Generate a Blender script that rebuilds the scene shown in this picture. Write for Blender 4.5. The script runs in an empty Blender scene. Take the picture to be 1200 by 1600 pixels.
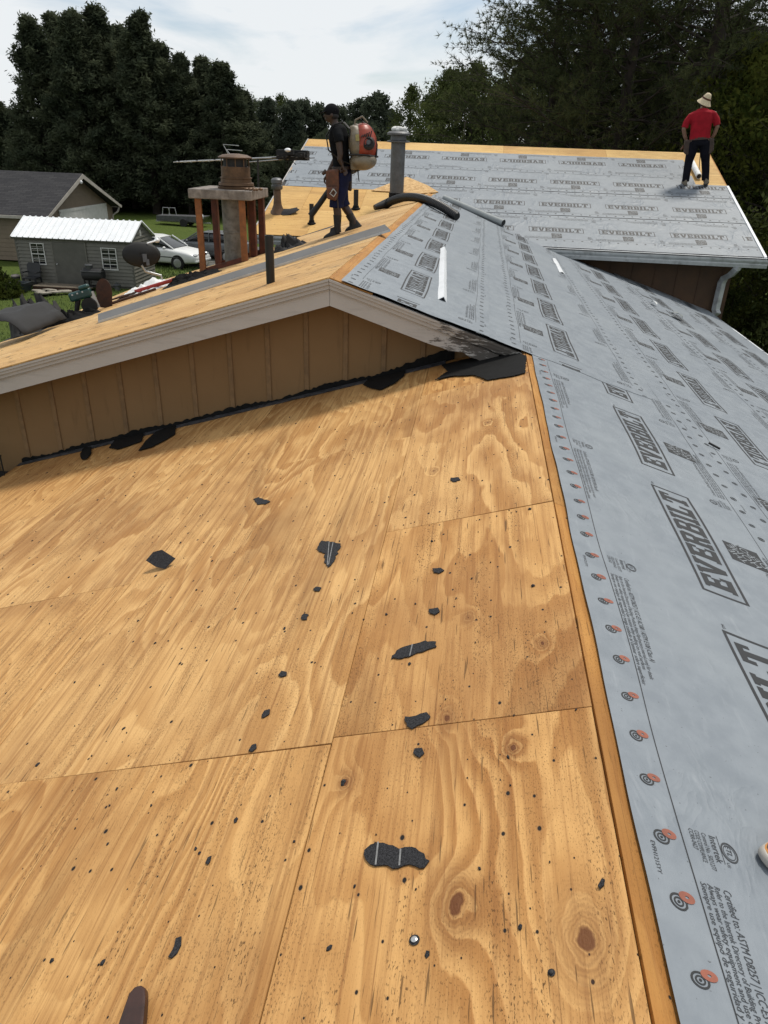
import bpy, bmesh, math, random
import numpy as np
from mathutils import Vector, Matrix, Euler, noise
from mathutils.geometry import tessellate_polygon

# ------------------------------------------------------------------ scene, camera, light
SC = bpy.context.scene
COL = SC.collection
R = math.radians
G = -4.6            # lawn level; z = 0 is the near ridge
S = 0.315           # roof pitch
CX, CZ = -0.4391, 1.4243
FPX = 1142.12
PITCH, YAW, ROLL = R(26.8265), R(6.179), R(2.0632)
fw = Vector((-math.sin(YAW)*math.cos(PITCH), math.cos(YAW)*math.cos(PITCH), -math.sin(PITCH)))
rt0 = Vector((math.cos(YAW), math.sin(YAW), 0)); up0 = rt0.cross(fw)
rt = math.cos(ROLL)*rt0 + math.sin(ROLL)*up0
up = -math.sin(ROLL)*rt0 + math.cos(ROLL)*up0
CAM = Vector((CX, 0, CZ))
cam = bpy.data.cameras.new('camera'); camo = bpy.data.objects.new('camera', cam); COL.objects.link(camo)
camo.matrix_world = Matrix(((rt.x, up.x, -fw.x, CAM.x), (rt.y, up.y, -fw.y, CAM.y), (rt.z, up.z, -fw.z, CAM.z), (0, 0, 0, 1)))
cam.sensor_fit = 'VERTICAL'; cam.sensor_height = 24.0; cam.lens = FPX*24/1600
cam.clip_start = 0.05; cam.clip_end = 3000
SC.camera = camo

SUN_ELEV, SUN_AZ = R(63), R(30)      # azimuth measured from +Y towards +X
sun_dir = Vector((math.sin(SUN_AZ)*math.cos(SUN_ELEV), math.cos(SUN_AZ)*math.cos(SUN_ELEV), math.sin(SUN_ELEV)))
sl = bpy.data.lights.new('sun', 'SUN'); sl.energy = 3.1; sl.angle = R(10); sl.color = (1.0, 0.94, 0.84)
so = bpy.data.objects.new('sun', sl); COL.objects.link(so)
so.rotation_euler = sun_dir.to_track_quat('Z', 'Y').to_euler()

world = bpy.data.worlds.new('World'); SC.world = world; world.use_nodes = True
wn = world.node_tree; wn.nodes.clear()
def wnode(t, **kw):
    n = wn.nodes.new(t)
    for k, v in kw.items(): setattr(n, k, v)
    return n
sky = wnode('ShaderNodeTexSky', sky_type='NISHITA', sun_disc=False, sun_elevation=SUN_ELEV, sun_rotation=SUN_AZ,
            air_density=1.0, dust_density=0.6, ozone_density=2.5, altitude=100)
bg1 = wnode('ShaderNodeBackground'); bg1.inputs[1].default_value = 0.10
bg2 = wnode('ShaderNodeBackground'); bg2.inputs[0].default_value = (0.90, 0.93, 0.95, 1); bg2.inputs[1].default_value = 0.96
tc = wnode('ShaderNodeTexCoord'); sep = wnode('ShaderNodeSeparateXYZ')
def wmath(op, a, b=None):
    n = wnode('ShaderNodeMath', operation=op)
    for i, v in enumerate((a, b)):
        if v is None: continue
        if isinstance(v, (int, float)): n.inputs[i].default_value = v
        else: wn.links.new(v, n.inputs[i])
    return n.outputs[0]
wn.links.new(tc.outputs['Generated'], sep.inputs[0])
zz = wmath('ADD', wmath('MAXIMUM', sep.outputs[2], 0.0), 0.16)
comb = wnode('ShaderNodeCombineXYZ')
wn.links.new(wmath('DIVIDE', sep.outputs[0], zz), comb.inputs[0]); wn.links.new(wmath('DIVIDE', sep.outputs[1], zz), comb.inputs[1])
comb.inputs[2].default_value = 12.3
nz = wnode('ShaderNodeTexNoise'); nz.inputs['Scale'].default_value = 0.95; nz.inputs['Detail'].default_value = 7; nz.inputs['Roughness'].default_value = 0.55
nz.inputs['Distortion'].default_value = 0.4
wn.links.new(comb.outputs[0], nz.inputs['Vector'])
rampn = wnode('ShaderNodeValToRGB'); rampn.color_ramp.elements[0].position = 0.34; rampn.color_ramp.elements[1].position = 0.50
rampn.color_ramp.elements[0].color = (0.34, 0.34, 0.34, 1); rampn.color_ramp.elements[1].color = (0.95, 0.95, 0.95, 1)
wn.links.new(nz.outputs[0], rampn.inputs[0])
mixs = wnode('ShaderNodeMixShader'); out = wnode('ShaderNodeOutputWorld')
wn.links.new(sky.outputs[0], bg1.inputs[0]); wn.links.new(rampn.outputs[0], mixs.inputs[0])
wn.links.new(bg1.outputs[0], mixs.inputs[1]); wn.links.new(bg2.outputs[0], mixs.inputs[2]); wn.links.new(mixs.outputs[0], out.inputs[0])

SC.view_settings.view_transform = 'Standard'; SC.view_settings.look = 'None'
SC.view_settings.exposure = 0.0; SC.view_settings.gamma = 1.0; SC.view_settings.use_curve_mapping = False
SC.render.engine = 'CYCLES'
SC.cycles.max_bounces = 6; SC.cycles.transparent_max_bounces = 6

# ------------------------------------------------------------------ helpers: picking a place on a real surface
def ray(x, y): return (fw*FPX + rt*(x-600) - up*(y-800)).normalized()
def onplane(x, y, n, d):
    v = ray(x, y); n = Vector(n); return CAM + v*((d - n.dot(CAM))/n.dot(v))
A2 = 1.5508                       # far ridge stands at x = -A2
YG = 5.7726                       # near edge of the far gable
YB, ZB, YE, ZE = 19.9645, 1.4354, 14.7415, -0.2404
SB = (ZB-ZE)/(YB-YE)
XBL, XBR, XRE = -4.8122, 4.7798, 4.1381
def p_right(x, y): return onplane(x, y, (S, 0, 1), 0)
def p_left(x, y): return onplane(x, y, (-S, 0, 1), 0)
def p_left2(x, y): return onplane(x, y, (-S, 0, 1), 2*A2*S)
def p_back(x, y): return onplane(x, y, (0, -SB, 1), ZB-SB*YB)
def p_ground(x, y): return onplane(x, y, (0, 0, 1), G)
def p_y(x, y, Y): return onplane(x, y, (0, 1, 0), Y)

# ------------------------------------------------------------------ helpers: objects
WM = {}
I4 = Matrix.Identity(4)
def T(x, y=None, z=None):
    return Matrix.Translation(Vector(x) if y is None else Vector((x, y, z)))
def frame(o, ex, ey):
    ex = Vector(ex).normalized(); ey = Vector(ey); ey = (ey-ex*ey.dot(ex)).normalized(); ez = ex.cross(ey)
    return Matrix(((ex.x, ey.x, ez.x, o[0]), (ex.y, ey.y, ez.y, o[1]), (ex.z, ey.z, ez.z, o[2]), (0, 0, 0, 1)))
def place(o, parent=None, W=None):
    W = W or I4
    if parent is not None:
        o.parent = parent; o.matrix_basis = WM[parent.name].inverted() @ W
    else: o.matrix_basis = W
    WM[o.name] = W
    return o
def tag(o, label=None, cat=None, group=None, kind=None):
    if label: o['label'] = label
    if cat: o['category'] = cat
    if group: o['group'] = group
    if kind: o['kind'] = kind
    return o
def thing(name, loc, label, cat, group=None, rz=0.0):
    o = bpy.data.objects.new(name, None); COL.objects.link(o); o.empty_display_size = 0.2
    place(o, None, T(loc) @ Matrix.Rotation(rz, 4, 'Z'))
    return tag(o, label, cat, group)
def mesh_data(name, V, F, mat=None, smooth=False, sharp=40):
    me = bpy.data.meshes.new(name); me.from_pydata([tuple(v) for v in V], [], [tuple(f) for f in F])
    if mat: me.materials.append(mat)
    if smooth:
        me.polygons.foreach_set('use_smooth', [True]*len(me.polygons))
        me.set_sharp_from_angle(angle=R(sharp))
    me.update()
    return me
def mk(name, V, F, mat, parent=None, W=None, smooth=False, sharp=40):
    o = bpy.data.objects.new(name, mesh_data(name, V, F, mat, smooth, sharp)); COL.objects.link(o)
    return place(o, parent, W)
def bev(o, w=0.004, seg=2, ang=40):
    m = o.modifiers.new('bevel', 'BEVEL'); m.width = w; m.segments = seg; m.limit_method = 'ANGLE'; m.angle_limit = R(ang)
    return o
class MB:
    def __init__(s): s.V = []; s.F = []
    def add(s, V, F, M=None):
        b = len(s.V)
        s.V += [(M @ Vector(v)) if M is not None else Vector(v) for v in V]
        s.F += [tuple(i+b for i in f) for f in F]; return s
    def box(s, c, d, M=None):
        x, y, z = c; a, b, h = d[0]/2, d[1]/2, d[2]/2
        V = [(x+i*a, y+j*b, z+k*h) for k in (-1, 1) for j in (-1, 1) for i in (-1, 1)]
        return s.add(V, [(0,2,3,1),(4,5,7,6),(0,1,5,4),(1,3,7,5),(3,2,6,7),(2,0,4,6)], M)
    def prism(s, poly, z0, z1, M=None):
        n = len(poly); V = [(p[0], p[1], z0) for p in poly]+[(p[0], p[1], z1) for p in poly]
        tri = tessellate_polygon([[Vector((p[0], p[1], 0)) for p in poly]])
        ar = sum(poly[i][0]*poly[(i+1) % n][1]-poly[(i+1) % n][0]*poly[i][1] for i in range(n))
        F = []
        for t in tri:
            q = [poly[i] for i in t]; o = (q[1][0]-q[0][0])*(q[2][1]-q[0][1])-(q[1][1]-q[0][1])*(q[2][0]-q[0][0])
            t = tuple(t) if o > 0 else tuple(reversed(t))
            F.append(tuple(i+n for i in t)); F.append(tuple(reversed(t)))
        for i in range(n):
            j = (i+1) % n; F.append((i, j, j+n, i+n) if ar > 0 else (j, i, i+n, j+n))
        return s.add(V, F, M)
    def tube(s, pts, r, n=10, M=None, cap=True, sq=1.0):
        pts = [Vector(p) for p in pts]; m = len(pts)
        rr = r if isinstance(r, (list, tuple)) else [r]*m
        V = []; F = []; prev = None
        for i, p in enumerate(pts):
            t = (pts[min(i+1, m-1)]-pts[max(i-1, 0)]).normalized()
            if prev is None:
                a = Vector((0, 0, 1)) if abs(t.z) < .9 else Vector((1, 0, 0)); u = t.cross(a).normalized()
            else:
                u = (prev-t*prev.dot(t)).normalized()
            prev = u; w = t.cross(u)
            for k in range(n):
                an = 2*math.pi*k/n; V.append(p+(u*math.cos(an)+w*math.sin(an)*sq)*rr[i])
        for i in range(m-1):
            for k in range(n):
                l = (k+1) % n; F.append((i*n+k, i*n+l, (i+1)*n+l, (i+1)*n+k))
        if cap: F.append(tuple(reversed(range(n)))); F.append(tuple((m-1)*n+k for k in range(n)))
        return s.add(V, F, M)
    def lathe(s, prof, n=20, M=None):
        V = [(r*math.cos(2*math.pi*k/n), r*math.sin(2*math.pi*k/n), z) for r, z in prof for k in range(n)]; m = len(prof)
        F = [(i*n+k, i*n+(k+1) % n, (i+1)*n+(k+1) % n, (i+1)*n+k) for i in range(m-1) for k in range(n)]
        F.append(tuple(reversed(range(n)))); F.append(tuple((m-1)*n+k for k in range(n)))
        return s.add(V, F, M)
    def ball(s, c, r, n=12, m=8, M=None):
        if not isinstance(r, (tuple, list)): r = (r, r, r)
        V = []; F = []
        for i in range(m+1):
            th = math.pi*i/m
            for k in range(n):
                ph = 2*math.pi*k/n
                V.append((c[0]+r[0]*math.sin(th)*math.cos(ph), c[1]+r[1]*math.sin(th)*math.sin(ph), c[2]+r[2]*math.cos(th)))
        for i in range(m):
            for k in range(n):
                l = (k+1) % n; F.append((i*n+k, (i+1)*n+k, (i+1)*n+l, i*n+l))
        return s.add(V, F, M)
    def build(s, name, mat, parent=None, W=None, smooth=False, sharp=40):
        return mk(name, s.V, s.F, mat, parent, W, smooth, sharp)
def copy_tree(o, W, parent=None):
    c = o.copy(); COL.objects.link(c)
    if parent is None:
        place(c, None, W)
        for ch in o.children: copy_tree(ch, W, c)
    else:
        c.parent = parent; c.matrix_basis = o.matrix_basis.copy(); WM[c.name] = WM[parent.name] @ c.matrix_basis
        for ch in o.children: copy_tree(ch, W, c)
    return c

# ------------------------------------------------------------------ helpers: materials
class NT:
    def __init__(s, name):
        s.m = bpy.data.materials.new(name); s.m.use_nodes = True; s.t = s.m.node_tree
        s.b = s.t.nodes['Principled BSDF']; s.oc = None
    def set(s, sock, v):
        if isinstance(v, bpy.types.NodeSocket): s.t.links.new(v, sock)
        elif isinstance(v, (tuple, list)) and len(v) == 3 and sock.type == 'RGBA': sock.default_value = (*v, 1)
        else: sock.default_value = v
    def n(s, typ, ins=None, o=0, **kw):
        nd = s.t.nodes.new('ShaderNode'+typ)
        for k, v in kw.items(): setattr(nd, k, v)
        for k, v in (ins or {}).items(): s.set(nd.inputs[k], v)
        return nd.outputs[o]
    def obj(s):
        if s.oc is None: s.oc = s.n('TexCoord', o=3)
        return s.oc
    def ma(s, op, a, b=0.0, c=0.0, clamp=False): return s.n('Math', {0: a, 1: b, 2: c}, operation=op, use_clamp=clamp)
    def vm(s, op, a, b=(0, 0, 0)): return s.n('VectorMath', {0: a, 1: b}, operation=op)
    def noise(s, v, scale, detail=3, rough=.5, dist=0.0, o=0):
        return s.n('TexNoise', {'Vector': v, 'Scale': scale, 'Detail': detail, 'Roughness': rough, 'Distortion': dist}, o=o)
    def sm(s, x, a, b, lo=0.0, hi=1.0):
        return s.n('MapRange', {0: x, 1: a, 2: b, 3: lo, 4: hi}, interpolation_type='SMOOTHSTEP')
    def mix(s, f, a, b, mode='MIX'):
        nd = s.t.nodes.new('ShaderNodeMix'); nd.data_type = 'RGBA'; nd.blend_type = mode
        s.set(nd.inputs[0], f); s.set(nd.inputs[6], a); s.set(nd.inputs[7], b); return nd.outputs[2]
    def bump(s, h, strength=.3, dist=.01, normal=None):
        ins = {'Height': h, 'Strength': strength, 'Distance': dist}
        if normal is not None: ins['Normal'] = normal
        return s.n('Bump', ins)
    def done(s, col=None, rough=None, normal=None, metal=None, spec=None):
        for k, v in (('Base Color', col), ('Roughness', rough), ('Normal', normal), ('Metallic', metal), ('Specular IOR Level', spec)):
            if v is not None: s.set(s.b.inputs[k], v)
        return s.m
def plain(name, col, rough=.6, var=.18, scale=6.0, metal=0.0, bump=.15, bscale=60.0, spec=.5, dirt=None, dirt_amt=.5):
    t = NT(name); o = t.obj()
    f = t.noise(o, scale, 5, .6)
    c = t.mix(t.sm(f, .3, .7), tuple(x*(1-var) for x in col), tuple(min(1, x*(1+var)) for x in col))
    if dirt:
        d = t.noise(o, scale*1.7, 6, .65); c = t.mix(t.ma('MULTIPLY', t.sm(d, .48, .68), dirt_amt), c, dirt)
    h = t.noise(o, bscale, 4, .6)
    r = t.ma('ADD', t.ma('MULTIPLY', f, .25), rough-.12)
    return t.done(c, r, t.bump(h, bump, .004), metal, spec)

def plywood(name, base, dark, pale, axis='y', knots=(), speck=1.0, bandw=1.0, bold=.80, streaky=.46):
    """rotary-cut softwood veneer: wandering growth bands, short dark checks, nail holes, weathered blotches"""
    t = NT(name); o = t.obj()
    rnd = t.n('ObjectInfo', o=5)
    sx = t.n('SeparateXYZ', {0: o}, o=0); sy = t.n('SeparateXYZ', {0: o}, o=1)
    if axis == 'x': sx, sy = sy, sx
    off = t.ma('MULTIPLY', rnd, 37.0)
    def vec(kx, ky, z=0.0):
        return t.n('CombineXYZ', {0: t.ma('MULTIPLY', sx, kx), 1: t.ma('MULTIPLY', sy, ky), 2: t.ma('ADD', off, z)})
    wav = t.noise(vec(1.5, .36), 1.0, 2.5, .5)
    wav2 = t.noise(vec(5.5, 1.5, 5.0), 1.0, 3, .55)
    c = t.ma('ADD', t.ma('MULTIPLY', wav, t.ma('MULTIPLY', t.ma('ADD', t.ma('MULTIPLY', t.ma('POWER', rnd, 1.6), 1.9), .55), 24.0*bandw)), t.ma('MULTIPLY', wav2, 2.6))
    kd = None
    for kx, ky, kr in knots:
        dx = t.ma('SUBTRACT', sx, kx); dy = t.ma('MULTIPLY', t.ma('SUBTRACT', sy, ky), .62)
        wob = t.ma('MULTIPLY', t.ma('SUBTRACT', t.noise(vec(18, 14, kx), 1.0, 3, .6), .5), .034)
        d = t.ma('ADD', t.ma('SQRT', t.ma('ADD', t.ma('MULTIPLY', dx, dx), t.ma('MULTIPLY', dy, dy))), wob)
        g = t.ma('DIVIDE', kr*4.4, t.ma('ADD', d, kr*.8))
        c = t.ma('ADD', c, t.ma('MULTIPLY', g, t.sm(d, kr*7.0, kr*1.0)))
        rg_ = t.ma('ADD', t.ma('MULTIPLY', t.ma('SINE', t.ma('MULTIPLY', d, t.ma('ADD', t.ma('MULTIPLY', wav2, 300.0), 620.0))), .5), .5)
        k = t.ma('MAXIMUM', t.sm(d, kr*.85, kr*.5), t.ma('MULTIPLY', t.sm(d, kr*4.2, kr*.6), t.ma('ADD', t.ma('MULTIPLY', rg_, .22), .30)))
        kd = k if kd is None else t.ma('MAXIMUM', kd, k)
    fr = t.ma('FRACT', c)
    band = t.ma('MULTIPLY', t.sm(fr, .0, .72), t.sm(fr, 1.0, .88))
    soft_ = t.sm(t.noise(vec(2.2, .8, 40), 1.0, 3), .30, .66)
    band = t.ma('MULTIPLY', band, t.ma('ADD', t.ma('MULTIPLY', soft_, .8), .25))
    streak = t.noise(vec(75, 2.2, 9), 1.0, 4, .65)
    streak2 = t.noise(vec(230, 7, 2), 1.0, 3, .6)
    blot = t.noise(vec(1.1, .9, 20), 1.0, 5, .6)
    col = t.mix(t.ma('MULTIPLY', band, bold, clamp=True), pale, base)
    col = t.mix(t.ma('MULTIPLY', t.sm(blot, .44, .70), .50), col, dark)
    col = t.mix(t.ma('MULTIPLY', t.sm(streak, .48, .70), .50), col, dark)
    col = t.mix(t.ma('MULTIPLY', t.sm(streak2, .50, .30), .20), col, pale)
    long_ = t.noise(vec(42, .34, 50), 1.0, 4, .65); col = t.mix(t.ma('MULTIPLY', t.sm(long_, .48, .68), streaky), col, dark)
    thin_ = t.noise(vec(120, .55, 55), 1.0, 2, .5); col = t.mix(t.ma('MULTIPLY', t.sm(thin_, .64, .71), .45), col, tuple(x*.5 for x in dark))
    warm = t.mix(rnd, (1.0, 1.0, 1.0), (.90, .80, .66)); col = t.mix(.9, col, warm, 'MULTIPLY')
    rs = t.sm(t.noise(vec(2.6, .5, 31), 1.0, 3, .6), .56, .70)
    col = t.mix(t.ma('MULTIPLY', rs, .35), col, tuple(x*.62 for x in dark))
    # short dark checks, thicker in some strips
    dash = t.noise(vec(270, 85, 4), 1.0, 2, .5)
    strip = t.noise(vec(9, .8, 14), 1.0, 3, .6)
    dm = t.ma('MULTIPLY', t.sm(dash, .60, .66), t.sm(strip, .47, .66))
    dash2 = t.noise(vec(110, 5.0, 8), 1.0, 2, .5)
    dm2 = t.ma('MULTIPLY', t.sm(dash2, .665, .73), .8)
    fsp = t.noise(vec(330, 120, 61), 1.0, 1, .5); fm = t.ma('MULTIPLY', t.sm(fsp, .62, .70), t.ma('ADD', t.ma('MULTIPLY', t.sm(t.noise(vec(3, 1.2, 66), 1.0, 3), .40, .62), .5), .12))
    dd = t.ma('MULTIPLY', t.ma('MAXIMUM', t.ma('MAXIMUM', dm, dm2), fm), .8*speck, clamp=True)
    col = t.mix(dd, col, (.075, .038, .014))
    # nail holes: a sparse lattice of dark pits with a grey halo
    vv = t.n('CombineXYZ', {0: t.ma('MULTIPLY', sx, 12.0), 1: t.ma('MULTIPLY', sy, 8.5), 2: 0.0})
    vd = t.n('TexVoronoi', {'Vector': vv, 'Scale': 1.0, 'Randomness': 1.0}, o=0, voronoi_dimensions='2D')
    vc = t.n('TexVoronoi', {'Vector': vv, 'Scale': 1.0, 'Randomness': 1.0}, o=1, voronoi_dimensions='2D')
    pick = t.ma('GREATER_THAN', t.n('SeparateColor', {0: vc}, o=0), .45)
    rad = t.ma('ADD', t.ma('MULTIPLY', t.ma('POWER', t.n('SeparateColor', {0: vc}, o=1), 3.0), .75), .35)
    vd = t.ma('DIVIDE', vd, rad)
    pit = t.ma('MULTIPLY', t.sm(vd, .080, .048), pick)
    halo = t.ma('MULTIPLY', t.ma('MULTIPLY', t.sm(vd, .13, .03), pick), .35)
    col = t.mix(halo, col, (.10, .08, .06)); col = t.mix(pit, col, (.012, .010, .009))
    if kd is not None: col = t.mix(t.ma('MULTIPLY', kd, .92), col, (.105, .034, .012))
    h = t.ma('ADD', t.ma('MULTIPLY', streak2, .5), t.ma('MULTIPLY', band, .5))
    h = t.ma('SUBTRACT', h, t.ma('MULTIPLY', t.ma('MAXIMUM', dd, pit), 1.6))
    return t.done(col, .66, t.bump(h, .5, .003), spec=.22)

# ------------------------------------------------------------------ materials of the place
KN = [(-.377, 1.093, .027), (-.100, .995, .030), (-.375, 2.232, .010), (-.235, 1.56, .011), (-.43, 1.715, .012), (-.12, 2.02, .008), (-.72, 1.50, .012),
      (-2.45, 1.25, .02), (-1.45, 3.05, .016), (-.3, 4.3, .009), (-.6, 3.7, .010)]
M = {}
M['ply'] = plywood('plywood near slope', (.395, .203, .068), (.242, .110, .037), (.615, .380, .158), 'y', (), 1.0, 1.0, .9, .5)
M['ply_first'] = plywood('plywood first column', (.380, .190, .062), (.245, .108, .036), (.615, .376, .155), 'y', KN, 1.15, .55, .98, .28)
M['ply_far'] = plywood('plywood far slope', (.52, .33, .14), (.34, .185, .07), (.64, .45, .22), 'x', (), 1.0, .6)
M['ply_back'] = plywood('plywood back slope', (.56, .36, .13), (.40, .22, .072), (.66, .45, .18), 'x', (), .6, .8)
M['ply_edge'] = plywood('plywood ridge edge', (.40, .19, .048), (.27, .115, .028), (.48, .255, .075), 'y', (), .9, .5)
def osb():
    t = NT('oriented strand board'); o = t.obj()
    v = t.n('TexVoronoi', {'Vector': o, 'Scale': 26.0, 'Randomness': 1.0}, o=1)
    f = t.n('SeparateColor', {0: v}, o=0)
    c = t.mix(f, (.42, .25, .10), (.68, .46, .22)); n = t.noise(o, 60, 4)
    return t.done(t.mix(t.ma('MULTIPLY', n, .4), c, (.36, .2, .08)), .7, t.bump(f, .4, .004), spec=.2)
M['osb'] = osb()
def underlay_mat(name='grey woven underlayment', wr=.27, pks=1.0):
    t = NT(name); o = t.obj()
    rnd = t.n('ObjectInfo', o=5)
    oo = t.vm('ADD', o, t.n('CombineXYZ', {0: t.ma('MULTIPLY', rnd, 31.0), 1: 0.0, 2: 0.0}))
    cl = t.noise(oo, 9.0, 6, .62); cl2 = t.noise(oo, 1.1, 4, .55)
    st = t.noise(t.vm('MULTIPLY', oo, (26.0, 5.0, 5.0)), 1.0, 5, .6)
    c = t.mix(t.sm(cl, .30, .70), (.168, .191, .217), (.205, .230, .257))
    c = t.mix(t.ma('MULTIPLY', t.sm(cl2, .42, .66), .45), c, (.235, .26, .282))
    c = t.mix(t.ma('MULTIPLY', t.sm(st, .56, .74), .26), c, (.31, .335, .36))
    sp = t.noise(oo, 75, 2, .5); c = t.mix(t.ma('MULTIPLY', t.sm(sp, .725, .77), .75), c, (.05, .055, .06))
    # soft puckers and a finer crumple
    pk = t.noise(t.vm('MULTIPLY', oo, (7.0*pks, 3.2*pks, 3.0)), 1.0, 3, .5, 1.1)
    rid = t.ma('ABSOLUTE', t.ma('SUBTRACT', pk, .5)); rid = t.ma('POWER', t.ma('SUBTRACT', 1.0, t.ma('MULTIPLY', rid, 3.2), clamp=True), 3.0)
    msk = t.sm(t.noise(oo, 1.7, 2), .48, .66)
    fine = t.noise(t.vm('MULTIPLY', oo, (52.0, 16.0, 20.0)), 1.0, 4, .6, .5)
    h = t.ma('ADD', t.ma('MULTIPLY', t.ma('MULTIPLY', rid, msk), .9), t.ma('ADD', t.ma('MULTIPLY', fine, .18), t.ma('MULTIPLY', cl, .45)))
    weave = t.noise(oo, 420, 1)
    nrm = t.bump(h, wr, .012); nrm = t.bump(weave, .08, .001, nrm)
    return t.done(c, t.ma('ADD', t.ma('MULTIPLY', cl, .2), .42), nrm, spec=.40)
M['under'] = underlay_mat()
M['under_back'] = underlay_mat('grey woven underlayment pulled into puckers', .75, .62)
M['ink'] = plain('black print', (.010, .011, .013), .6, .25, 20, bump=.05)
M['ink_soft'] = plain('grey black print', (.022, .024, .028), .6, .25, 20, bump=.05)
M['ink_orange'] = plain('orange print', (.235, .070, .040), .6, .2, 20, bump=.05)
M['logo_grey'] = plain('pale print', (.20, .22, .24), .6, .2, 20, bump=.05)
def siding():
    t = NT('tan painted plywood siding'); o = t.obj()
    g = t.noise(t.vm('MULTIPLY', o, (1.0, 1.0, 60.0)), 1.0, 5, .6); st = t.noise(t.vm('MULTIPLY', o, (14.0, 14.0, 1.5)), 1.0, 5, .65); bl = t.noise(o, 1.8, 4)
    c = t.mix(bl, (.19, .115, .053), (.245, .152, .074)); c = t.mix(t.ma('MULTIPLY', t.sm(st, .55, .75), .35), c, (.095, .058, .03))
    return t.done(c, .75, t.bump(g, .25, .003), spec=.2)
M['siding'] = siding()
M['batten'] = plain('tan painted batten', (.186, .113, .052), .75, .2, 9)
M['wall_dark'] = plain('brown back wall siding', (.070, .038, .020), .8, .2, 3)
def painted(name, col, peel, amt):
    t = NT(name); o = t.obj()
    st = t.noise(t.vm('MULTIPLY', o, (3.0, 12.0, 22.0)), 1.0, 6, .65); bl = t.noise(o, 5.0, 5, .6); fl = t.noise(t.vm('MULTIPLY', o, (9.0, 20.0, 40.0)), 1.0, 6, .7)
    x = t.n('SeparateXYZ', {0: o}, o=0)
    near = t.sm(x, -1.15, -.30)      # the low end by the valley has lost most of its paint
    k = t.ma('ADD', t.ma('MULTIPLY', near, .34), amt)
    c = t.mix(t.ma('MULTIPLY', bl, .5), col, tuple(v*.72 for v in col))
    c = t.mix(t.ma('MULTIPLY', t.sm(st, .5, .7), .35), c, tuple(v*.6 for v in col))
    pm = t.sm(t.ma('ADD', fl, k), .70, .76); c = t.mix(t.ma('MULTIPLY', pm, .85), c, peel)
    return t.done(c, .6, t.bump(t.ma('SUBTRACT', t.ma('MULTIPLY', st, .3), pm), .4, .003), spec=.3)
M['trim'] = painted('weathered white rake paint', (.45, .43, .41), (.045, .036, .03), -.02)
M['felt'] = plain('black asphalt felt', (.009, .009, .009), .85, .3, 14, bump=.6, bscale=90, spec=.15)
M['shingle'] = plain('charcoal shingle', (.034, .034, .037), .9, .6, 260, bump=1.0, bscale=420, spec=.15)
M['galv'] = plain('galvanised metal', (.42, .43, .43), .42, .15, 5, .75, .1)
M['metal_grey'] = plain('grey coated metal', (.105, .102, .098), .5, .12, 5, .1, .06)
M['white_metal'] = plain('white coated metal', (.70, .72, .74), .35, .06, 4, 0, .05)
M['gutter'] = plain('dull white gutter', (.36, .38, .39), .45, .15, 4, .1, .08, dirt=(.10, .10, .09), dirt_amt=.45)
M['black_pipe'] = plain('black plastic pipe', (.005, .005, .006), .45, .3, 9, bump=.05)
M['vent_grey'] = plain('dull grey vent metal', (.10, .104, .11), .5, .2, 6, .5, .1, dirt=(.08, .07, .06), dirt_amt=.5)
M['pvc'] = plain('grey plastic pipe', (.27, .29, .29), .4, .08, 6, 0, .03)
M['concrete'] = plain('weathered concrete', (.22, .195, .175), .9, .3, 7, bump=.7, bscale=45, spec=.15, dirt=(.10, .085, .07))
M['stud_orange'] = plain('orange fir stud', (.20, .072, .020), .7, .3, 9, bump=.2)
M['stud_red'] = plain('dark red-brown stud', (.085, .022, .010), .7, .35, 9, bump=.2)
M['flue'] = plain('stained flue metal', (.155, .145, .13), .55, .3, 8, .4, .15, dirt=(.07, .05, .035))
M['cap_brown'] = plain('rusty brown chimney cap', (.105, .06, .032), .55, .3, 7, .4, .15, dirt=(.05, .03, .018))
M['black'] = plain('matte black', (.004, .004, .004), .7, .3, 12)
M['dark'] = plain('dark grey', (.016, .016, .017), .7, .3, 12)

# ------------------------------------------------------------------ lawn and drive
def lawn_mat():
    t = NT('mown lawn'); o = t.obj()
    a = t.noise(o, .25, 6, .6); b = t.noise(o, 6.0, 5, .7); c2 = t.noise(o, 40.0, 3, .7)
    c = t.mix(a, (.050, .080, .014), (.095, .125, .026)); c = t.mix(t.sm(b, .4, .7), c, (.040, .066, .013)); c = t.mix(t.ma('MULTIPLY', t.sm(c2, .45, .7), .5), c, (.12, .15, .04))
    return t.done(c, .9, t.bump(t.ma('ADD', b, c2), .8, .05), spec=.1)
M['lawn'] = lawn_mat()
xs = [-900, -120, -60, -40, -30, -24, -20, -16, -12, -8, 0, 8, 20, 60, 120, 900]; ys = [-600, -60, 0, 10, 16, 22, 26, 30, 34, 38, 44, 52, 60, 80, 120, 1500]
V = []; F = []
for j, y in enumerate(ys):
    for i, x in enumerate(xs):
        V.append((x, y, G + (0 if max(abs(x), abs(y)) > 100 else .10*math.sin(x*.31+y*.17)*(1 if y > 20 else 0))))
n_ = len(xs)
F = [(j*n_+i, j*n_+i+1, (j+1)*n_+i+1, (j+1)*n_+i) for j in range(len(ys)-1) for i in range(n_-1)]
tag(mk('lawn', V, F, M['lawn'], smooth=True), kind='structure')
M['asphalt'] = plain('driveway gravel and asphalt', (.105, .10, .092), .95, .3, 2.5, bump=.8, bscale=25)
dv = [(-10.0, 33.5), (-13.5, 36.8), (-19.5, 38.8), (-20.5, 44.0), (-15, 45.2), (-10.5, 46), (-6, 44), (-6, 34)]
mb = MB(); mb.prism(dv, G+.06, G+.13); tag(mb.build('driveway', M['asphalt']), kind='structure')

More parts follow.
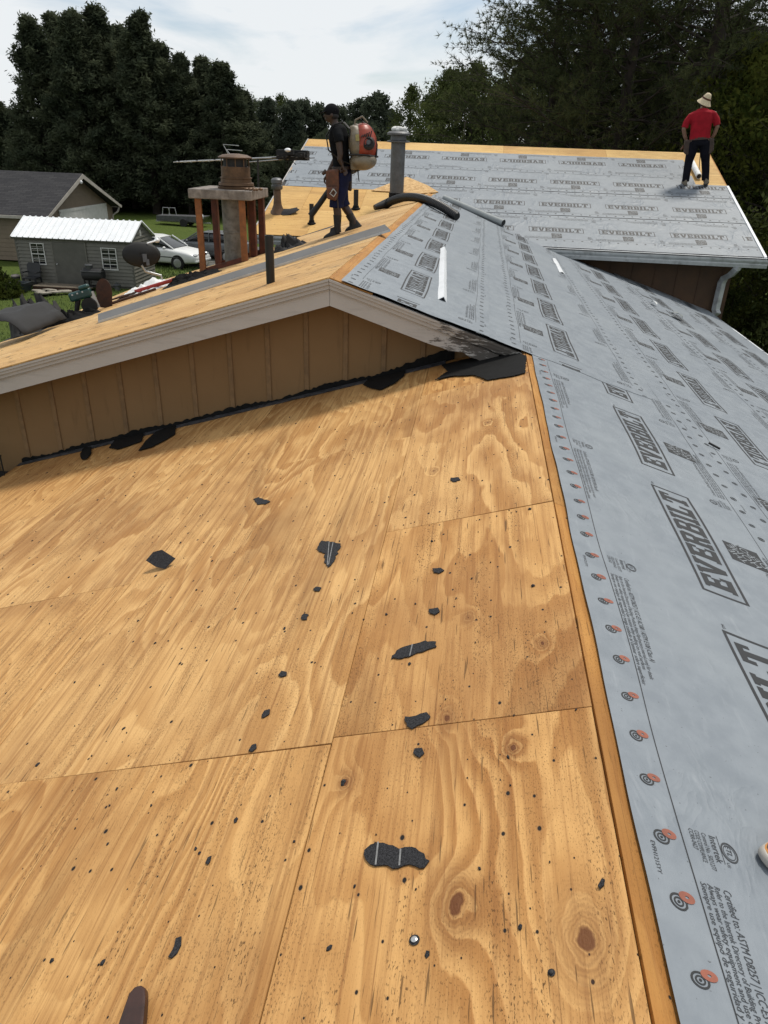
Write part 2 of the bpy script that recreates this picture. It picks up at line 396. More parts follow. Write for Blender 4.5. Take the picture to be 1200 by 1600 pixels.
# ------------------------------------------------------------------ the house under repair
house = thing('house', (0, 8, G), 'low tan house with its roof stripped to plywood and half covered in grey underlayment', 'house')
cs = 1/math.hypot(1, S)
W_left = frame((0, 0, 0), (1, 0, S), (0, 1, 0))            # local x runs up the slope, z is the roof normal
W_right = frame((0, 0, 0), (1, 0, -S), (0, 1, 0))
W_left2 = frame((-A2, 0, A2*S), (1, 0, S), (0, 1, 0))
W_back = frame((0, YB, ZB), (1, 0, 0), (0, 1, SB))
cb = 1/math.hypot(1, SB)
rs = random.Random(5)

def slab(name, poly, z0, z1, mat, W, parent=house):
    mb = MB(); mb.prism(poly, z0, z1); return mb.build(name, mat, parent, W)
def sheets(parent, cells, mat, W, th=.012, gap=.0015, name='plywood_sheet', lift=.0):
    for (x0, x1, y0, y1) in cells:
        g = gap*(.7+.9*rs.random()); dz = lift+rs.uniform(-.0012, .0012)
        mb = MB(); skew = rs.uniform(-.003, .003)
        mb.prism([(x0+g, y0+g+skew), (x1-g, y0+g-skew), (x1-g, y1-g-skew), (x0+g, y1-g+skew)], -th+dz, dz)
        o = mb.build(name, mat, parent, W); bev(o, .0010, 1)

# near left slope (u = -distance down the slope)
EL = 4.65/cs
dk_l = slab('roof_deck', [(-EL+.03, -1.9), (-.06, -1.9), (-.06, YG+.55), (-EL+.03, YG+.55)], -.09, -.0145, M['dark'], W_left)
L1, L2, L3 = -.793, -2.1646, -3.536
cells = []
for (a, b, js) in ((L1, -.001, (-1.9, .34, 1.69, 3.055, 5.2, YG+.5)), (L2, L1, (-1.9, -1.06, 1.665, 4.356, YG+.5)), (L3, L2, (-1.9, .30, 3.02, 5.30, YG+.5)), (-EL, L3, (-1.9, 1.68, 4.40, YG+.5))):
    cells += [(a, b, js[i], js[i+1]) for i in range(len(js)-1)]
sheets(dk_l, cells[:5], M['ply_first'], W_left); sheets(dk_l, cells[5:], M['ply'], W_left)
# right slope: one deck from the far ridge down to the right eave
ER = XRE/cs
dk_r = slab('roof_deck', [(-A2/cs+.03, YG-.02), (.02, YG-.02), (.02, -1.9), (ER-.01, -1.9), (ER-.01, 15.25), (-A2/cs+.03, 17.4)], -.09, -.0165, M['dark'], W_right)
cells = []
js = (-1.9, .62, 3.04, 5.45, 7.9)
cells += [(.004, .30, js[i], min(js[i+1], YG-.03) if i == 3 else js[i+1]) for i in range(3)] + [(.004, .30, 5.45, YG+.3)]
xr = -A2/cs
for y0, y1 in ((YG-.045, 7.7), (7.7, 10.1), (10.1, 12.5), (12.5, 14.9), (14.9, 17.3)): cells.append((xr+.004, xr+.36, y0, y1))
sheets(dk_r, cells, M['ply_edge'], W_right, lift=-.002)
# far left slope
U2 = (6.6-A2)/cs
v39 = (3.9-A2)/cs
dk_l2 = slab('roof_deck', [(-.03, YG-.02), (-.03, 17.3), (-v39, 14.9), (-v39, 12.98), (-U2+.02, 12.98), (-U2+.02, YG-.02)], -.09, -.0145, M['dark'], W_left2)
cells = []
us = (-U2, -3.66, -1.22, -.001); vs = (YG-.05, 6.95, 8.17, 9.39, 10.61, 11.83, 13.0)
for k in range(6):
    uu = us if k % 2 == 0 else (-U2, -4.9, -2.44, -.001)
    for i in range(3): cells.append((uu[i], uu[i+1], vs[k], vs[k+1]))
for y0, y1 in ((13.0, 14.2), (14.2, 15.4), (15.4, 17.2)):
    umax = v39 if y0 < 14 else (1.7 if y0 < 15 else .9)
    cells.append((-umax, -.001, y0, y1))
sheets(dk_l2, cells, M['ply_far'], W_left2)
# back wing (local y runs up the slope, 0 at its ridge)
LB = (YB-YE)/cb
def vb(y): return (y-YB)/cb
dk_b = slab('roof_deck', [(XBL, -LB), (XBR, -LB), (XBR, -.01), (XBL, -.01)], -.09, -.0145, M['dark'], W_back)
cells = []
for k, (y0, y1) in enumerate(((14.72, 15.90), (15.90, 17.06))):
    xx = (XBL, -3.75, -1.31) if k == 0 else (XBL, -4.1, -2.9, -1.31)
    for i in range(len(xx)-1): cells.append((xx[i], xx[i+1], vb(y0), vb(y1)))
for i in range(4): cells.append((XBL+2.4*i, min(XBL+2.4*(i+1), XBR), vb(17.9), -.002))
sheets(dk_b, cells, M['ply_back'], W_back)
# the far side of the back wing and its end walls
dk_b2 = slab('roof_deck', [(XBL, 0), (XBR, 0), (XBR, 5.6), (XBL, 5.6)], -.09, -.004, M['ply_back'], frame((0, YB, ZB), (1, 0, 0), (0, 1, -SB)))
slab('osb_sheet', [(-2.80, vb(16.96)), (-2.12, vb(17.78)), (-1.62, vb(17.35)), (-1.36, vb(17.02)), (-1.75, vb(16.9))], .012, .024, M['osb'], W_back, dk_b)

# ---- walls
wl = MB()
for x0, x1, y0, y1, z1 in ((-4.25, -4.1, -1.6, YG+.3, -1.40), (3.6, 3.75, -1.6, 15.4, -1.28), (-6.2, -6.05, YG+.4, 12.7, -1.06)):
    wl.box(((x0+x1)/2, (y0+y1)/2, (G+z1)/2), (x1-x0, y1-y0, z1-G))
wl.box((-5.0, 12.65, (G-1.0)/2), (2.6, .12, -1.0-G)); wl.box((-5.1, YG+.5, (G-1.2)/2), (2.0, .1, -1.2-G))
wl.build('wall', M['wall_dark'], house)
mb = MB()
xl, xw = XBL+.35, XBR-.36
mb.prism([(xl, G), (xw, G), (xw, ZE+.06), (xl, ZE+.06)], 0, .12, frame((0, 15.32, 0), (1, 0, 0), (0, 0, 1)))
mb.box((xw-.06, 20, (G+ZE)/2+.02), (.12, 9.0, ZE-G)); mb.box((xl+.06, 20, (G+ZE)/2+.02), (.12, 9.0, ZE-G))
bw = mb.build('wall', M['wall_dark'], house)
for i in range(9):      # vertical board joints on the visible strip under the back eave
    x = .9+.42*i
    if x > xw-.05: break
    mb = MB(); mb.box((x, 15.194, -1.0), (.02, .012, 1.5)); mb.build('batten', M['wall_dark'], bw)
# gable wall of board-and-batten siding above the near slope
gw_y = YG+.30
gm = MB(); gm.prism([(-6.1, -1.2), (-6.1, -1.5), (-4.6, -1.55), (0.0, -.08), (-.05, -.04), (-A2, A2*S-.12)], 0, .08, frame((0, gw_y+.11, 0), (1, 0, 0), (0, 0, 1)))
gwall = gm.build('gable_wall', M['dark'], house)
bx = [-6.1, -5.59, -5.24, -4.895, -4.55, -4.204, -3.865, -3.521, -3.178, -2.833, -2.487, -2.148, -1.81, -1.471, -1.145, -.815, -.47, -.12]
def rz(x): return (x+2*A2)*S if x < -A2 else -x*S
for i in range(len(bx)-1):
    a, b = bx[i]+.004, bx[i+1]-.004
    lo = lambda x: max(S*x, -1.46)-.06 if x > -4.66 else G+1.2
    poly = [(a, lo(a)), (b, lo(b)), (b, rz(b)-.10)]
    if a < -A2 < b: poly.append((-A2, A2*S-.10))
    poly.append((a, rz(a)-.10))
    mb = MB(); mb.prism(poly, 0, .012+rs.uniform(-.001, .001), frame((0, gw_y, 0), (1, 0, 0), (0, 0, 1)))
    mb.build('siding_panel', M['siding'], gwall)
    if i:
        x = bx[i]; w = .021
        z0, z1 = lo(x), rz(x)-.105
        mb = MB(); mb.prism([(x-w, z0), (x+w, z0), (x+w, z1-.01), (x-w, z1-.01)], 0, .012, frame((0, gw_y-.0125, 0), (1, 0, 0), (0, 0, 1)))
        bev(mb.build('batten', M['batten'], gwall), .003, 1)
# ---- rake trim of the far gable: drip edge, crown, board
FX = frame((0, 0, 0), (1, 0, 0), (0, 0, 1))      # xz polygons, extruded towards the camera
def rake(name, xa, xb, t0, t1, y0, y1, mat, c0=0.0, c1=0.0, jag=0):
    za, zb_ = rz(xa), rz(xb)
    N = 24; top = []; bot = []
    for i in range(N+1):
        x = xa+(xb-xa)*i/N; j = (jag*max(0, (x+.75)/.75)*rs.random()) if jag else 0
        top.append((x, rz(x)-t0)); bot.append((x, rz(x)-t1+j))
    mb = MB(); mb.prism(top+bot[::-1], -y1, -y0, FX)
    return mb.build(name, mat, house)
for xa, xb in ((-6.62, -A2-.0015), (-A2+.0015, .02)):
    jag = .05 if xb > 0 else 0
    rake('rake_drip_edge', xa, xb if not jag else -.02, .014, .032, YG-.056, YG-.02, M['trim'])
    rake('crown_moulding', xa, xb if not jag else -.03, .034, .058, YG-.046, YG-.012, M['trim'])
    rake('crown_moulding', xa, xb if not jag else -.05, .0585, .092, YG-.030, YG-.006, M['trim'], jag=jag*.5)
    rake('crown_moulding', xa, xb if not jag else -.08, .0925, .104, YG-.016, YG-.003, M['trim'], jag=jag*.5)
    rake('rake_board', xa, xb if not jag else -.20, .1045, .225, YG-.008, YG+.018, M['trim'], jag=jag*2.2)
    rake('soffit', xa, xb, .093, .104, YG+.02, gw_y-.02, M['batten'])
# ---- edge metal, gutters and downspout
mb = MB()
for y0, y1 in ((-1.9, 4.6), (4.62, 7.9), (7.93, 10.2), (10.26, 11.9), (11.98, 12.7), (12.78, 13.55)):
    mb.box((ER+.008, (y0+y1)/2, -.02), (.016, y1-y0, .045)); mb.box((ER-.02, (y0+y1)/2, .0035), (.05, y1-y0, .003))
mb.build('drip_edge', M['white_metal'], house, W_right)
def gutter(x0, x1, y, z, d=.10, h=.105):
    prof = [(0, 0), (-.004, 0), (-.004, -h), (-d*.75, -h), (-d*.86, -h*.62), (-d*.80, -h*.5), (-d, -h*.22), (-d, -.004), (-d*.9, -.004), (-d*.9, -.012), (-d+.006, -.012), (-d+.006, -h*.24), (-d*.75, -h*.5), (-d*.78, -h*.6), (-d*.70, -h+.006), (-.010, -h+.006), (-.010, -.006), (0, -.006)]
    mb = MB(); mb.prism(prof, x0, x1, frame((0, y, z), (0, 1, 0), (0, 0, 1)))
    o = mb.build('gutter', M['gutter'], house); return o
gt = gutter(.80, XBR+.04, YE-.004, ZE-.02, .115, .15)
mb = MB(); mb.box((2.8, YE-.02, ZE-.002), (XBR+.06-.80+0.0, .06, .004)); mb.build('gutter_apron', M['white_metal'], gt)
gl = gutter(XBL-.03, -3.95, YE-.004, ZE-.03, .115, .15)
ds = MB(); dx = XBR-.46
dp = [(dx, YE-.06, ZE-.15), (dx, YE-.06, ZE-.20), (dx-.03, YE+.10, ZE-.33), (dx-.07, YE+.30, ZE-.42), (dx-.08, YE+.36, ZE-.52), (dx-.08, YE+.36, ZE-1.02), (dx-.06, YE+.27, ZE-1.10)]
ds.tube(dp, .062, 4, sq=1.25)
do = ds.build('downspout', M['gutter'], house); bev(do, .008, 2)
# soffit and fascia of the back eave, right rake strips
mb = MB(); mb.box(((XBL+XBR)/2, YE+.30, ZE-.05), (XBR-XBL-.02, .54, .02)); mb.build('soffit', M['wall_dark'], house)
mb = MB(); mb.box((XBR+.012, (vb(14.75)+vb(18.0))/2, -.005), (.05, vb(18.0)-vb(14.75), .05)); mb.build('drip_edge', M['white_metal'], house, W_back)
mb = MB(); mb.box((XBR+.004, (vb(18.02))/2, -.05), (.03, -vb(18.02)-.01, .10)); mb.build('rake_board', M['ply_edge'], house, W_back)
mb = MB(); mb.box((XBL-.012, -LB/2, -.05), (.024, LB-.01, .12)); mb.build('rake_board', M['trim'], house, W_back)
# wall felt and step flashing at the foot of the gable wall (ragged)
V = []; F = []; N = 170
for i in range(N+1):
    x = -4.62+(4.62-.55)*i/N; h = .034+.026*noise.noise((x*2.2, 1, 3))+.022*rs.random()+(.05*max(0, (x+1.2)/.6) if x > -1.2 else 0)
    V += [(x, gw_y-.035, S*x+.004), (x, gw_y-.034, S*x+h)]
F = [(2*i, 2*i+2, 2*i+3, 2*i+1) for i in range(N)]
fo = mk('felt_strip', V, F, M['felt'], house); fo.modifiers.new('thick', 'SOLIDIFY').thickness = .003
V = []; F = []
for i in range(N+1):
    x = -4.64+(4.64-.62)*i/N; w = .075+.02*noise.noise((x*1.7, 7, 3))
    V += [(x, gw_y-.036, S*x+.012), (x, gw_y-.036-w, S*x+.007+.004*noise.noise((x*5, 2, 9)))]
F = [(2*i, 2*i+1, 2*i+3, 2*i+2) for i in range(N)]
fo = mk('step_flashing', V, F, plain('dull lead-grey flashing', (.075, .078, .088), .55, .4, 12, .3, .3, dirt=(.015, .015, .015), dirt_amt=.8), house); fo.modifiers.new('thick', 'SOLIDIFY').thickness = .003

# ------------------------------------------------------------------ underlayment strips and their print
rng = np.random.default_rng(3)
_k = [(rng.uniform(.25, 1.3), rng.uniform(0, 2*math.pi), rng.uniform(0, 6.28)) for _ in range(14)]
def ripple(a, b, seed=0.0):
    z = np.zeros_like(a)
    for lam, th, ph in _k:
        z += (lam*.0011)*np.sin(2*math.pi/lam*(a*math.cos(th)+b*math.sin(th))+ph+seed*1.7)
    return z
def warp(a, b, seed=0.0):
    return .0045*np.sin(a*9.1+seed)*np.sin(b*5.3+1.1)+.003*np.sin(a*23+b*11+seed), .0045*np.sin(b*8.3+a*4.7+seed*2)+.003*np.sin(b*27+seed)

def tri_poly(P):
    return [tuple(P[i] for i in t) for t in tessellate_polygon([[Vector((p[0], p[1], 0)) for p in P]])]
def rect(x0, y0, x1, y1): return [((x0, y0), (x1, y0), (x1, y1)), ((x0, y0), (x1, y1), (x0, y1))]
LET = {}
LET['E'] = rect(.5,0,2.2,7)+rect(2.2,5.6,5.2,7)+rect(4.2,4.5,5.2,5.6)+rect(2.2,2.9,3.6,4.2)+rect(3.6,2.5,4.2,4.6)+rect(2.2,0,5.2,1.4)+rect(4.2,1.4,5.2,2.5)+rect(0,0,.5,1.1)+rect(0,5.9,.5,7)
LET['V'] = tri_poly([(0,7),(2.5,7),(2.5,6),(2.2,6),(3,2.4),(3.8,6),(3.5,6),(3.5,7),(6,7),(6,6),(5.6,6),(3.95,0),(2.05,0),(.4,6),(0,6)])
LET['I'] = rect(.6,0,2.3,7)+rect(0,0,.6,1.1)+rect(2.3,0,2.9,1.1)+rect(0,5.9,.6,7)+rect(2.3,5.9,2.9,7)
LET['L'] = rect(.5,0,2.2,7)+rect(2.2,0,5,1.4)+rect(3.9,1.4,5,3.0)+rect(0,0,.5,1.1)+rect(0,5.9,.5,7)+rect(2.2,5.9,2.7,7)
LET['T'] = rect(1.9,0,3.6,7)+rect(0,5.6,1.9,7)+rect(3.6,5.6,5.5,7)+rect(0,4.2,1,5.6)+rect(4.5,4.2,5.5,5.6)+rect(1.3,0,1.9,1.1)+rect(3.6,0,4.2,1.1)
LET['B'] = rect(.5,0,2.2,7)+rect(0,0,.5,1.1)+rect(0,5.9,.5,7)+rect(2.2,5.8,3.8,7)+rect(2.2,3.0,3.8,4.1)+rect(2.2,0,3.8,1.2)+tri_poly([(3.8,7),(4.4,7),(5.2,6.3),(5.2,4.4),(4.8,3.6),(5.4,2.7),(5.4,.7),(4.6,0),(3.8,0),(3.8,3.6)])
LET['R'] = rect(.5,0,2.2,7)+rect(0,0,.5,1.1)+rect(2.2,0,2.7,1.1)+rect(0,5.9,.5,7)+rect(2.2,5.8,3.8,7)+rect(2.2,2.9,3.8,4.1)+tri_poly([(3.8,7),(4.5,7),(5.3,6.2),(5.3,3.9),(4.7,3.1),(5.1,1.1),(5.6,1.1),(5.6,0),(3.6,0),(3.0,2.9),(3.8,2.9)])
LW = {'E': 5.2, 'V': 6, 'R': 5.6, 'B': 5.4, 'I': 2.9, 'L': 5, 'T': 5.5}
def arr(tris): return np.array(tris, float).reshape(-1, 3, 2)
def word(s_, x0, x1, y0, y1, gap=.55):
    tot = sum(LW[c] for c in s_)+gap*(len(s_)-1); k = (x1-x0)/tot; x = 0; out = []
    for c in s_:
        a = arr(LET[c]); a = np.stack([(a[..., 0]+x)*k+x0, a[..., 1]/7*(y1-y0)+y0], -1); out.append(a); x += LW[c]+gap
    return np.concatenate(out)
def ring(cx, cy, r0, r1, n=18, sx=1.0):
    t = []
    for i in range(n):
        a, b = 2*math.pi*i/n, 2*math.pi*(i+1)/n
        p = lambda r, an: (cx+r*math.cos(an)*sx, cy+r*math.sin(an))
        if r0 > 0: t += [(p(r0, a), p(r1, a), p(r1, b)), (p(r0, a), p(r1, b), p(r0, b))]
        else: t.append(((cx, cy), p(r1, a), p(r1, b)))
    return arr(t)
_tc = {}
def text(s_, size, x, y, shear=0.0, width=None):
    if (s_, shear) not in _tc:
        cu = bpy.data.curves.new('t', 'FONT'); cu.body = s_; cu.size = 1.0; cu.resolution_u = 2; cu.shear = shear
        ob = bpy.data.objects.new('t', cu); COL.objects.link(ob)
        dg = bpy.context.evaluated_depsgraph_get(); me = ob.evaluated_get(dg).to_mesh(); me.calc_loop_triangles()
        v = np.array([q.co[:2] for q in me.vertices], float).reshape(-1, 2); t = np.array([q.vertices[:] for q in me.loop_triangles], int).reshape(-1, 3)
        _tc[(s_, shear)] = v[t]; ob.to_mesh_clear(); bpy.data.objects.remove(ob); bpy.data.curves.remove(cu)
    a = _tc[(s_, shear)]; k = size
    o = a*size
    if width: o = o.copy(); o[..., 0] *= width/(o[..., 0].max())
    return o+np.array([x, y])
def outline(x0, y0, x1, y1, w):
    return arr(rect(x0, y0, x1, y0+w)+rect(x0, y1-w, x1, y1)+rect(x0, y0+w, x0+w, y1-w)+rect(x1-w, y0+w, x1, y1-w))
def split(tr, L):
    for _ in range(14):
        e = np.linalg.norm(tr-np.roll(tr, -1, axis=1), axis=-1); m = e.max(1) > L
        if not m.any(): break
        keep = tr[~m]; b = tr[m]; k = e[m].argmax(1); i = np.arange(len(b))
        p0, p1, p2 = b[i, k], b[i, (k+1) % 3], b[i, (k+2) % 3]; mid = (p0+p1)/2
        tr = np.concatenate([keep, np.stack([p0, mid, p2], 1), np.stack([mid, p1, p2], 1)])
    return tr

PT = 1.345      # the print repeats along the roll
SW = 1.22       # roll width
# one repeat, drawn with a = reading direction, b = 0 at the roll's upper edge and negative below it
def tile(near):
    ink = [outline(.13, -.795, 1.18, -.575, .0135), word('EVERBILT', .185, 1.125, -.762, -.608)]
    soft = []
    if near: ink.append(text('TM', .022, 1.19, -.60))
    lg = [outline(.56, -1.045, .75, -.855, .012)]
    # slanted stencil block with the store name
    blk = arr(rect(.572, -1.033, .738, -.867)); cut = []
    ang = R(38); ca, sa = math.cos(ang), math.sin(ang)
    for s_, row, sz in (('THE', .048, .062), ('HOME', -.004, .068), ('DEPOT', -.058, .066)):
        q = text(s_, sz, 0, 0); q = q-np.array([q[..., 0].max()/2, 0]); q = q+np.array([0, row-.012])
        q = np.stack([q[..., 0]*ca-q[..., 1]*sa, q[..., 0]*sa+q[..., 1]*ca], -1)+np.array([.655, -.95]); cut.append(q)
    soft.append(text('Distributed by', .026, .57, -1.075))
    return np.concatenate(ink), np.concatenate(lg+[blk]), np.concatenate(cut), np.concatenate(soft)
TN = tile(True)
def edge(near):
    """print along one edge; b = 0 at the edge, negative inwards; text reads the other way round"""
    ink = [arr(rect(0, -.1255, PT, -.1225))]; orange = []; soft = []
    n = 8; st = PT/n
    for i in range(n):
        c = (i+.3)*st
        if near:
            ink += [ring(c, -.066, .0150, .0195, 20), ring(c, -.066, .0075, .0110, 16), ring(c, -.066, 0, .0035, 8)]
            orange.append(ring(c+.016, -.088, .0045, .0185, 18, .72))
        else:
            ink.append(ring(c, -.066, .006, .019, 8))
    tx = []
    tx.append(text('Certified to: ASTM D8257 | ICC-ES AC188 / ASTM E108 (Class A)', .028, 0, .064, .12, .52))
    tx.append(text('Refer to the Intertek Directory of Building Products (https://bpdirectory.intertek.com) for details', .021, 0, .042, .12, .62))
    tx.append(text('Always wear safety equipment and use caution when walking on roof surfaces', .021, 0, .025, .12, .58))
    tx.append(text('Siempre use equipo de seguridad y tenga cuidado al caminar sobre superficies', .021, 0, .008, .12, .66))
    tx.append(text('Intertek', .027, -.150, .072, 0, .078)); tx.append(text('Control No. 5021277', .018, -.150, .052, 0, .105)); tx.append(text('CODE COMPLIANCE', .018, -.150, .034, 0, .09)); tx.append(text('CCRR-0427', .018, -.150, .018, 0, .06))
    tx += [ring(-.115, .118, .0185, .022, 22, 1.3), ring(-.115, .118, .0145, .0160, 22, 1.3), text('ETL', .020, -.137, .111, .2), text('US', .012, -.083, .100), arr(rect(-.155, .094, -.075, .0955))]
    t = np.concatenate(tx)
    t = np.stack([.968*PT-t[..., 0]*1.0, -.129-t[..., 1]], -1)     # turned half round, up towards the roll's middle
    dt = text('EVFH1215YY', .016, 0, 0); dt = np.stack([1.02*PT-dt[..., 0], -.030-dt[..., 1]], -1)
    return np.concatenate(ink), (np.concatenate(orange) if orange else None), np.concatenate([t, dt])
EN, EF = edge(True), edge(False)

def strip(W, org, ea, eb, a0, a1, phase, layer, bot=SW, near=(1e9, 1e9), skip=(), cell=.05, seed=0.0, clip=None, orange_on=False, mat='under', poly=None, parent=None):
    """one roll width of underlayment. ea/eb: roof-local directions of the reading direction and of 'up'; org: roof-local origin
    on the roll's upper edge; a0..a1 its extent along the roll; bot: how far down the roll it shows."""
    ea, eb, org = np.array(ea, float), np.array(eb, float), np.array(org, float)
    na = max(2, int((a1-a0)/cell)); nb = max(2, int(bot/cell))
    A, B = np.meshgrid(np.linspace(a0, a1, na+1), np.linspace(0, -bot, nb+1), indexing='ij')
    z0 = .0022+.0026*layer
    A2_, B2_ = A.copy(), B.copy()
    rag = .0022*np.sin(A*5+seed)+.0012*np.sin(A*13+seed*3)
    B2_[:, 0] += rag[:, 0]; B2_[:, -1] += rag[:, -1]*.8
    endr = .012*np.sin(B*9+seed)+.006*np.sin(B*23+seed)
    A2_[0, :] += endr[0, :]; A2_[-1, :] += endr[-1, :]
    def loc(a, b):
        p = org+a[..., None]*ea+b[..., None]*eb; return p
    P = loc(A2_, B2_); Z = z0+ripple(P[..., 0], P[..., 1], 0.0)*.55
    V = np.concatenate([P, Z[..., None]], -1).reshape(-1, 3)
    idx = np.arange((na+1)*(nb+1)).reshape(na+1, nb+1)
    q = np.stack([idx[:-1, :-1], idx[1:, :-1], idx[1:, 1:], idx[:-1, 1:]], -1).reshape(-1, 4)
    if (ea[0]*eb[1]-ea[1]*eb[0]) > 0: q = q[:, ::-1]
    if clip is not None:
        cen = V[q].mean(1); q = q[clip(cen[:, 0], cen[:, 1])]
    so_ = mk('underlayment_strip', V.tolist(), q.tolist(), M[mat], parent or house, W, smooth=True, sharp=60)
    # ---- the print, laid on the same ripples
    groups = {'ink': [], 'soft': [], 'orange': [], 'logo': [], 'cut': []}
    i0, i1 = int(math.floor((a0-phase)/PT))-1, int(math.ceil((a1-phase)/PT))+1
    for i in range(i0, i1+1):
        s_ = phase+i*PT
        isn = near[0] <= s_+PT*.5 <= near[1]
        t = TN
        for g, k in (('ink', 0), ('logo', 1), ('cut', 2), ('soft', 3)):
            if g == 'soft' and not isn: continue
            groups[g].append(t[k]+np.array([s_, 0]))
        e = EN if isn else EF
        groups['ink'].append(e[0]+np.array([s_, 0]))
        if orange_on and e[1] is not None: groups['orange'].append(e[1]+np.array([s_, 0]))
        groups['soft'].append(e[2]+np.array([s_, 0]))
        f = lambda x: np.stack([s_+PT-x[..., 0], -SW-x[..., 1]], -1)
        groups['ink'].append(f(e[0])); groups['soft'].append(f(e[2]))
    names = {'ink': ('printed_lettering', 'ink', .0012), 'soft': ('printed_small_text', 'ink_soft', .0012), 'orange': ('printed_orange_marks', 'ink_orange', .0015), 'logo': ('printed_emblem', 'ink', .0012), 'cut': ('printed_emblem_lettering', 'logo_grey', .0019)}
    for g, L in groups.items():
        if not L: continue
        tr = np.concatenate(L)
        c = tr.mean(1); tr = tr[(c[:, 0] > a0+.02) & (c[:, 0] < a1-.02) & (c[:, 1] > -bot+.012)]
        if clip is not None and len(tr):
            P = loc(tr[..., 0], tr[..., 1]).mean(1); tr = tr[clip(P[:, 0], P[:, 1])]
        if not len(tr): continue
        if g in ('ink', 'logo'): tr = split(tr, .06)
        w0, w1 = warp(tr[..., 0], tr[..., 1], seed)
        if g != 'soft': tr = np.stack([tr[..., 0]+w0*1.2, tr[..., 1]+w1], -1)
        P = loc(tr[..., 0], tr[..., 1]); Z = z0+ripple(P[..., 0], P[..., 1], 0.0)*.55+names[g][2]
        V = np.concatenate([P, Z[..., None]], -1)
        n = np.cross(V[:, 1]-V[:, 0], V[:, 2]-V[:, 0])[:, 2] < 0
        V[n] = V[n][:, ::-1]
        V = V.reshape(-1, 3); me = bpy.data.meshes.new(names[g][0])
        me.from_pydata(V.tolist(), [], np.arange(len(V)).reshape(-1, 3).tolist()); me.materials.append(M[names[g][1]])
        ob = bpy.data.objects.new(names[g][0], me); COL.objects.link(ob); place(ob, so_, W); ob['kind'] = 'stuff'
    return so_

# right slope, roof-local x = distance down the slope from the near ridge, y = world y
up_n = dict(ea=(0, 1), eb=(-1, 0)); rev = dict(ea=(0, -1), eb=(1, 0))
NEAR = (-3.0, 7.0)
def nrm_strip(top, y0, y1, phase, layer, **k):        # reads away from the camera
    return strip(W_right, (top, 0), (0, 1), (-1, 0), y0, y1, phase, layer, **k)
def rev_strip(top, y0, y1, phase, layer, **k):        # laid the other way round: reads towards the camera
    return strip(W_right, (top+SW, 0), (0, -1), (1, 0), -y1, -y0, phase, layer, **k)
k_ = 1/cs
valley = lambda x, y: y < np.minimum(17.25, np.maximum(15.55-1.02*x/k_, 14.78)+.12)
nrm_strip(.0507, -1.8, YG+.02, 2.705-.13+.0, 3, near=NEAR, seed=1.0, orange_on=True)
rev_strip(1.20*k_, -1.8, 15.18, -(6.03-.0+.13), 2, near=(-6.5, 3), seed=2.0, clip=valley, bot=SW+.34)
rev_strip(2.22*k_, -1.8, 15.18, -(8.30+.13), 1, near=(-1, -2), seed=3.0)
rev_strip(3.12*k_, -1.8, 15.18, -(7.2+.13), 0, near=(-1, -2), seed=4.0, clip=lambda x, y: x < ER-.004)
rev_strip(-.15*k_, YG-.06, 15.7, -(7.17+.13), 4, near=(-8.5, 3), seed=5.0, clip=valley, bot=SW+.26)
rev_strip(-1.46*k_+.004, YG-.055, 17.3, -(7.25+.13), 5, near=(-8.5, 3), seed=6.0, clip=valley)
# back wing, roof-local x = world x, y = distance up the slope (0 at the ridge)
def bstrip(yc, x0, x1, xs0, layer, flip=False, **k):
    c = vb(yc)
    if flip: return strip(W_back, (0, c-.685), (-1, 0), (0, -1), -x1, -x0, -(xs0+1.05)-.13, layer, near=(1, 0), cell=.07, mat='under_back', **k)
    return strip(W_back, (0, c+.685), (1, 0), (0, 1), x0, x1, xs0-.13, layer, near=(1, 0), cell=.07, mat='under_back', **k)
nov = lambda x, y: (x > -1.42) | (y > vb(17.06))
bstrip(15.50, -4.7, XBR-.01, .53, 0, seed=11.0, clip=lambda x, y: (x > -1.42) & (y > -LB+.0), bot=SW+.30)
bstrip(16.68, -4.72, XBR-.01, .754, 1, seed=12.0, clip=nov)
bstrip(17.86, XBL+.01, XBR-.01, 1.03, 2, seed=13.0, clip=lambda x, y: (x < 4.12) | (y < vb(18.0)))
bstrip(19.00, XBL+.01, 4.10, -.09, 3, True, seed=14.0, clip=lambda x, y: y < vb(19.42))

# ------------------------------------------------------------------ things lying on and fixed to the roof
def roofM(P, nrm, heading):
    n = Vector(nrm).normalized(); h = Vector(heading); h = (h-n*h.dot(n)).normalized()
    return frame(P, h, n.cross(h))
NL, NR, NB = (-S, 0, 1), (S, 0, 1), (0, -SB, 1)
def ragged(n, rx, ry, seed, rough=.18):
    r = random.Random(seed); P = []
    for i in range(n):
        a = 2*math.pi*i/n; k = 1+rough*(r.random()*2-1)
        P.append((rx*k*math.cos(a), ry*k*math.sin(a)))
    return P
def scrap(name, px, py, poly, lab, mat='shingle', th=.003, plane=p_left, nrm=NL, curl=0.0, lines=(), cat='shingle scrap', grp='torn shingle scraps on the plywood', head=(1, 0, 0), lift=.003):
    P = plane(px, py)
    mb = MB(); mb.prism(poly, 0, th)
    if curl:
        for v in mb.V: v.z += curl*max(0, v.x+v.y*.4)
    Wt = roofM(P, nrm, head) @ T(0, 0, lift)
    o = mb.build(name, M[mat], None, Wt); tag(o, lab, cat, grp)
    for (x0, y0, x1, y1) in lines:
        m2 = MB(); d = Vector((x1-x0, y1-y0, 0)); w = Vector((-d.y, d.x, 0)).normalized()*.0022
        z = Vector((0, 0, th+.0012)); a, b = Vector((x0, y0, 0))+z, Vector((x1, y1, 0))+z
        m2.add([a-w, b-w, b+w, a+w], [(0, 1, 2, 3)]); m2.build('adhesive_line', M['seal'], o, Wt)
    return o
M['seal'] = plain('grey sealant line', (.17, .17, .17), .7, .3, 80)
